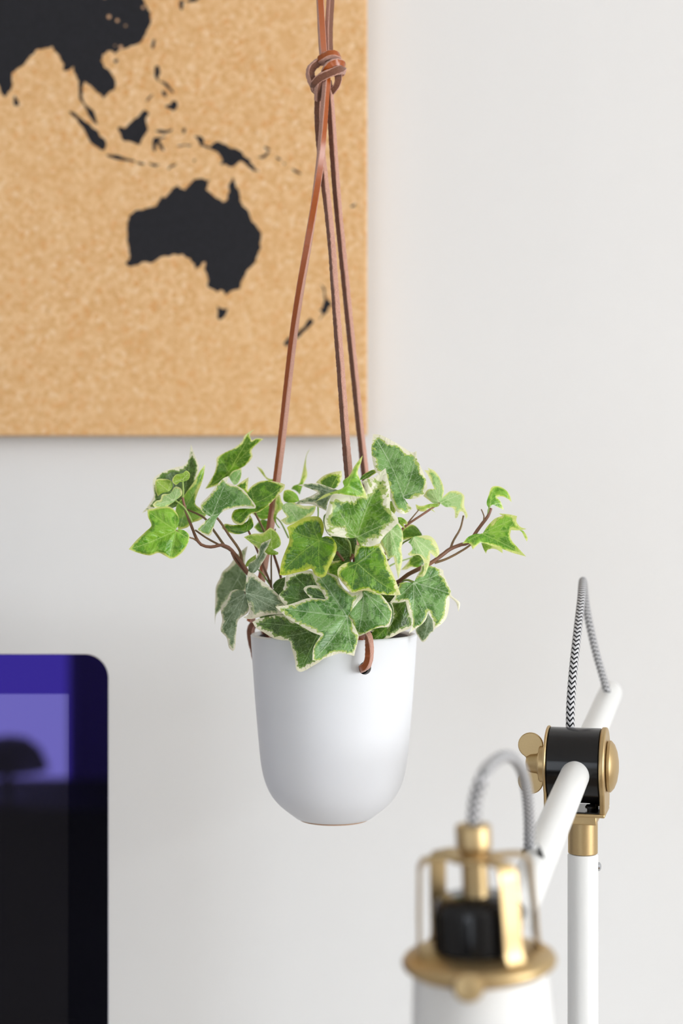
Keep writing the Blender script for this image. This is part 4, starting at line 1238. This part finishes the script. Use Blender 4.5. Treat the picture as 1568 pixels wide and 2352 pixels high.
br = b.build('joint_bracket', M['gold'], lamp, smooth=40, bevel=0.0008)
b = MB()
b.box(DC + Vector((0, 0, zplate - DC.z - 0.0009)), (2 * HL - 0.001, 0.030, 0.0006), (dax, front, Zv))
b.build('black_pad', M['black_plastic'], br, smooth=0)
for da, fr_ in ((0.0100, 0.0060), (0.0120, -0.004)):
    b = MB()
    b.lathe([(0, 0), (0.0022, 0), (0.0022, 0.0012), (0.0034, 0.0014), (0.0034, 0.0026), (0.0024, 0.0036), (0, 0.004)], DC + dax * da + front * fr_ + Vector((0, 0, zplate - DC.z - 0.0006)), Zv, 16)
    b.build('screw', M['black_plastic'], br)
b = MB()
Rb = 0.0166
b.lathe([(0, 0), (Rb - 0.001, 0), (Rb, 0.0008), (Rb, 0.0024), (Rb - 0.0008, 0.0032), (Rb * 0.85, 0.0046), (Rb * 0.6, 0.0062), (Rb * 0.3, 0.0071), (0, 0.0074)], DC + dax * (HL + 0.0036), dax, 56)
b.build('dome_cap', M['gold'], lamp, smooth=40)
# wing nut: collar, rounded hub and two round lobes
wn = DC - dax * (HL + 0.0020)
b = MB()
b.lathe([(0, 0), (0.0118, 0), (0.0118, 0.0044), (0.0112, 0.005), (0.008, 0.0052), (0.0066, 0.0068), (0.006, 0.011), (0.0045, 0.0135), (0, 0.0145)], wn, -dax, 40)
wing = b.build('wing_nut', M['gold'], lamp, smooth=40)
for sg in (1, -1):
    out = []
    rl, cz, cx = 0.0083, 0.0118, 0.0108
    for k in range(26):
        a = math.radians(-62 + 304 * k / 25)
        out.append((-cx + rl * math.cos(a + math.pi * 0.0), sg * (cz + rl * math.sin(a))))
    out += [(-cx - 0.0030, sg * 0.0035), (-cx - 0.001, 0.0), (-0.0052, 0.0), (-0.0052, sg * 0.005), (-0.007, sg * 0.0085)]
    # order: lobe arc ends on the outer side, then back along the hub
    b = MB()
    b.prism(out, wn + front * (-0.0011), dax, Zv, front, 0.0022)
    b.build('wing', M['gold'], wing, smooth=40, bevel=0.0006)

# cable loop behind the joint
CR = ring_prof(0.00292, 16)
b = MB()
b.sweep([P(1309, 1715, 1.022), P(1309, 1670, 1.024), P(1310, 1620, 1.027), P(1316, 1540, 1.036), P(1326, 1450, 1.055), P(1334, 1380, 1.080), P(1336.5, 1346, 1.104), P(1338, 1334, 1.125), P(1340, 1342, 1.145), P(1346, 1395, 1.165), P(1357, 1450, 1.172), P(1370, 1505, 1.178), P(1386, 1560, 1.184), P(1396, 1596, 1.186), A_top + adir * 0.012], CR, 0, 0, step=0.0012, caps=True)
b.build('cable', M['braid'], lamp, smooth=60)

# lamp head
HD = 0.668
hp = lambda x, y: P(x, y, HD)
h0 = hp(1100, 2205)
htop = hp(1086, 1900)
hax = (htop - h0).normalized()
# the head leans very slightly to the left
ms = HD / F
hh = lambda y: (2205 - y) * ms
b = MB()
r0 = 154 * ms
zs = lambda y: -(y - 2205) * ms
b.lathe([(0.0, zs(2212)), (r0 * 0.9, zs(2212)), (r0, zs(2222)), (r0 * 1.01, zs(2260)), (r0 * 1.045, zs(2352)), (r0 * 1.11, zs(2440)), (r0 * 1.28, zs(2540)), (r0 * 1.60, zs(2640)), (r0 * 1.9, zs(2740)), (r0 * 2.02, zs(2850)), (r0 * 1.99, zs(2850)), (r0 * 1.87, zs(2744)), (r0 * 1.56, zs(2646)), (r0 * 1.23, zs(2546)), (r0 * 1.06, zs(2446)), (r0 * 0.97, zs(2300)), (0, zs(2230))], h0, hax, 80)
shade = b.build('shade', M['white_metal'], lamp, smooth=50)
r1 = 178 * ms
b = MB()
b.lathe([(0, zs(2176)), (r1 * 0.72, zs(2178)), (r1 * 0.86, zs(2186)), (r1 * 0.96, zs(2192)), (r1, zs(2202)), (r1 * 0.985, zs(2213)), (r1 * 0.93, zs(2220)), (r1 * 0.88, zs(2226)), (0, zs(2226))], h0, hax, 80)
ringo = b.build('shade_ring', M['gold'], shade, smooth=50)
u_ = Vector((1, 0, 0)); u_ = (u_ - hax * u_.dot(hax)).normalized(); v_ = hax.cross(u_)
if v_.y > 0:
    v_ = -v_           # towards the camera
b = MB()
kn = h0 + v_ * (r1 * 0.90) + u_ * (-0.0075) + hax * zs(2212)
b.lathe([(0, 0), (0.0045, 0), (0.0045, 0.004), (0.0064, 0.005), (0.0066, 0.008), (0.0052, 0.0105), (0, 0.0115)], kn, (v_ * 1.0 + hax * 0.25 + u_ * -0.05), 24)
b.build('ring_screw', M['gold'], shade, smooth=40)
# socket and cap
b = MB()
rsck = 98 * ms
b.lathe([(0, hh(2190)), (rsck, hh(2190)), (rsck, hh(2085)), (rsck * 0.96, hh(2068)), (rsck * 0.84, hh(2058)), (0, hh(2054))], h0, hax, 48)
for k in range(20):
    a = 2 * math.pi * k / 20
    q = u_ * math.cos(a) + v_ * math.sin(a)
    b.box(h0 + q * rsck + hax * hh(2140), (0.0012, 0.0014, 95 * ms), (q, hax.cross(q), hax))
sock = b.build('socket', M['black_plastic'], lamp, smooth=40)
b = MB()
b.lathe([(0, hh(2062)), (31 * ms, hh(2060)), (30 * ms, hh(1958)), (41 * ms, hh(1946)), (41 * ms, hh(1898)), (38 * ms, hh(1893)), (0, hh(1893))], h0, hax, 40)
b.build('cable_gland', M['gold'], sock, smooth=40, bevel=0.0005)
# brass straps from the ring up to a top plate
b = MB()
b.lathe([(29 * ms, hh(1974)), (58 * ms, hh(1974)), (60 * ms, hh(1970)), (58 * ms, hh(1964)), (29 * ms, hh(1964))], h0, hax, 56, closed=True)
b.build('cage_plate', M['gold'], lamp, smooth=40)
for a in (-7, 60, 178, 232):
    q = u_ * math.cos(math.radians(a)) + v_ * math.sin(math.radians(a))
    tq = hax.cross(q).normalized()
    pts = [h0 + q * (r_ * ms) + hax * hh(y_) for r_, y_ in ((48, 1967), (100, 1967), (118, 1970), (127, 1984), (129, 2010), (134, 2100), (137, 2166), (144, 2182), (156, 2188))]
    hw = 23 * ms
    t2 = 3 * ms
    b = MB()
    b.sweep(pts, [(t2, -hw), (t2, hw), (-t2, hw), (-t2, -hw)], 0, 0, step=0.002, ref=hax)
    b.build('cage_strap', M['gold'], lamp, smooth=40)
# link from the cage to the end of the arm
b = MB()
e1 = A_bot + adir * -0.004
e2 = h0 + (e1 - h0) * 0.0 + hax * hh(2150) + (Vector((e1.x - h0.x, e1.y - h0.y, 0)).normalized()) * (118 * ms * 1.15)
b.sweep([e1, (e1 + e2) / 2 + Vector((0, 0, -0.002)), e2], ring_prof(0.0055, 16), 0, 0, step=0.003)
b.build('head_hinge', M['black_plastic'], lamp, smooth=40)
# cable from the cap up, over and down to a clip on the arm
clip = armp(1976)
b = MB()
b.sweep([hp(1088, 1910), hp(1088, 1880), hp(1092, 1835), hp(1108, 1785), P(1130, 1754, 0.71), P(1155, 1738, 0.722), P(1180, 1743, 0.74), P(1200, 1775, 0.765), P(1211, 1830, 0.785), P(1215, 1890, 0.798), P(1215, 1945, 0.805), P(1216, 1980, 0.806), armp(2004), armp(2040)], CR, 0, 0, step=0.0012)
b.build('cable', M['braid'], lamp, smooth=60)
b = MB()
b.lathe([(0.0029, -0.004), (0.0042, -0.004), (0.0042, 0.004), (0.0029, 0.004)], P(1215, 1968, 0.804), (0, 0, 1), 24, closed=True)
b.box(P(1238, 1973, 0.794), (0.0056, 0.009, 0.0088), (adir.cross(Vector((0, 1, 0))).normalized(), Vector((0, 1, 0)), Vector((0.25, 0, 1)).normalized()))
b.build('cable_clip', M['black_plastic'], lamp, smooth=40)
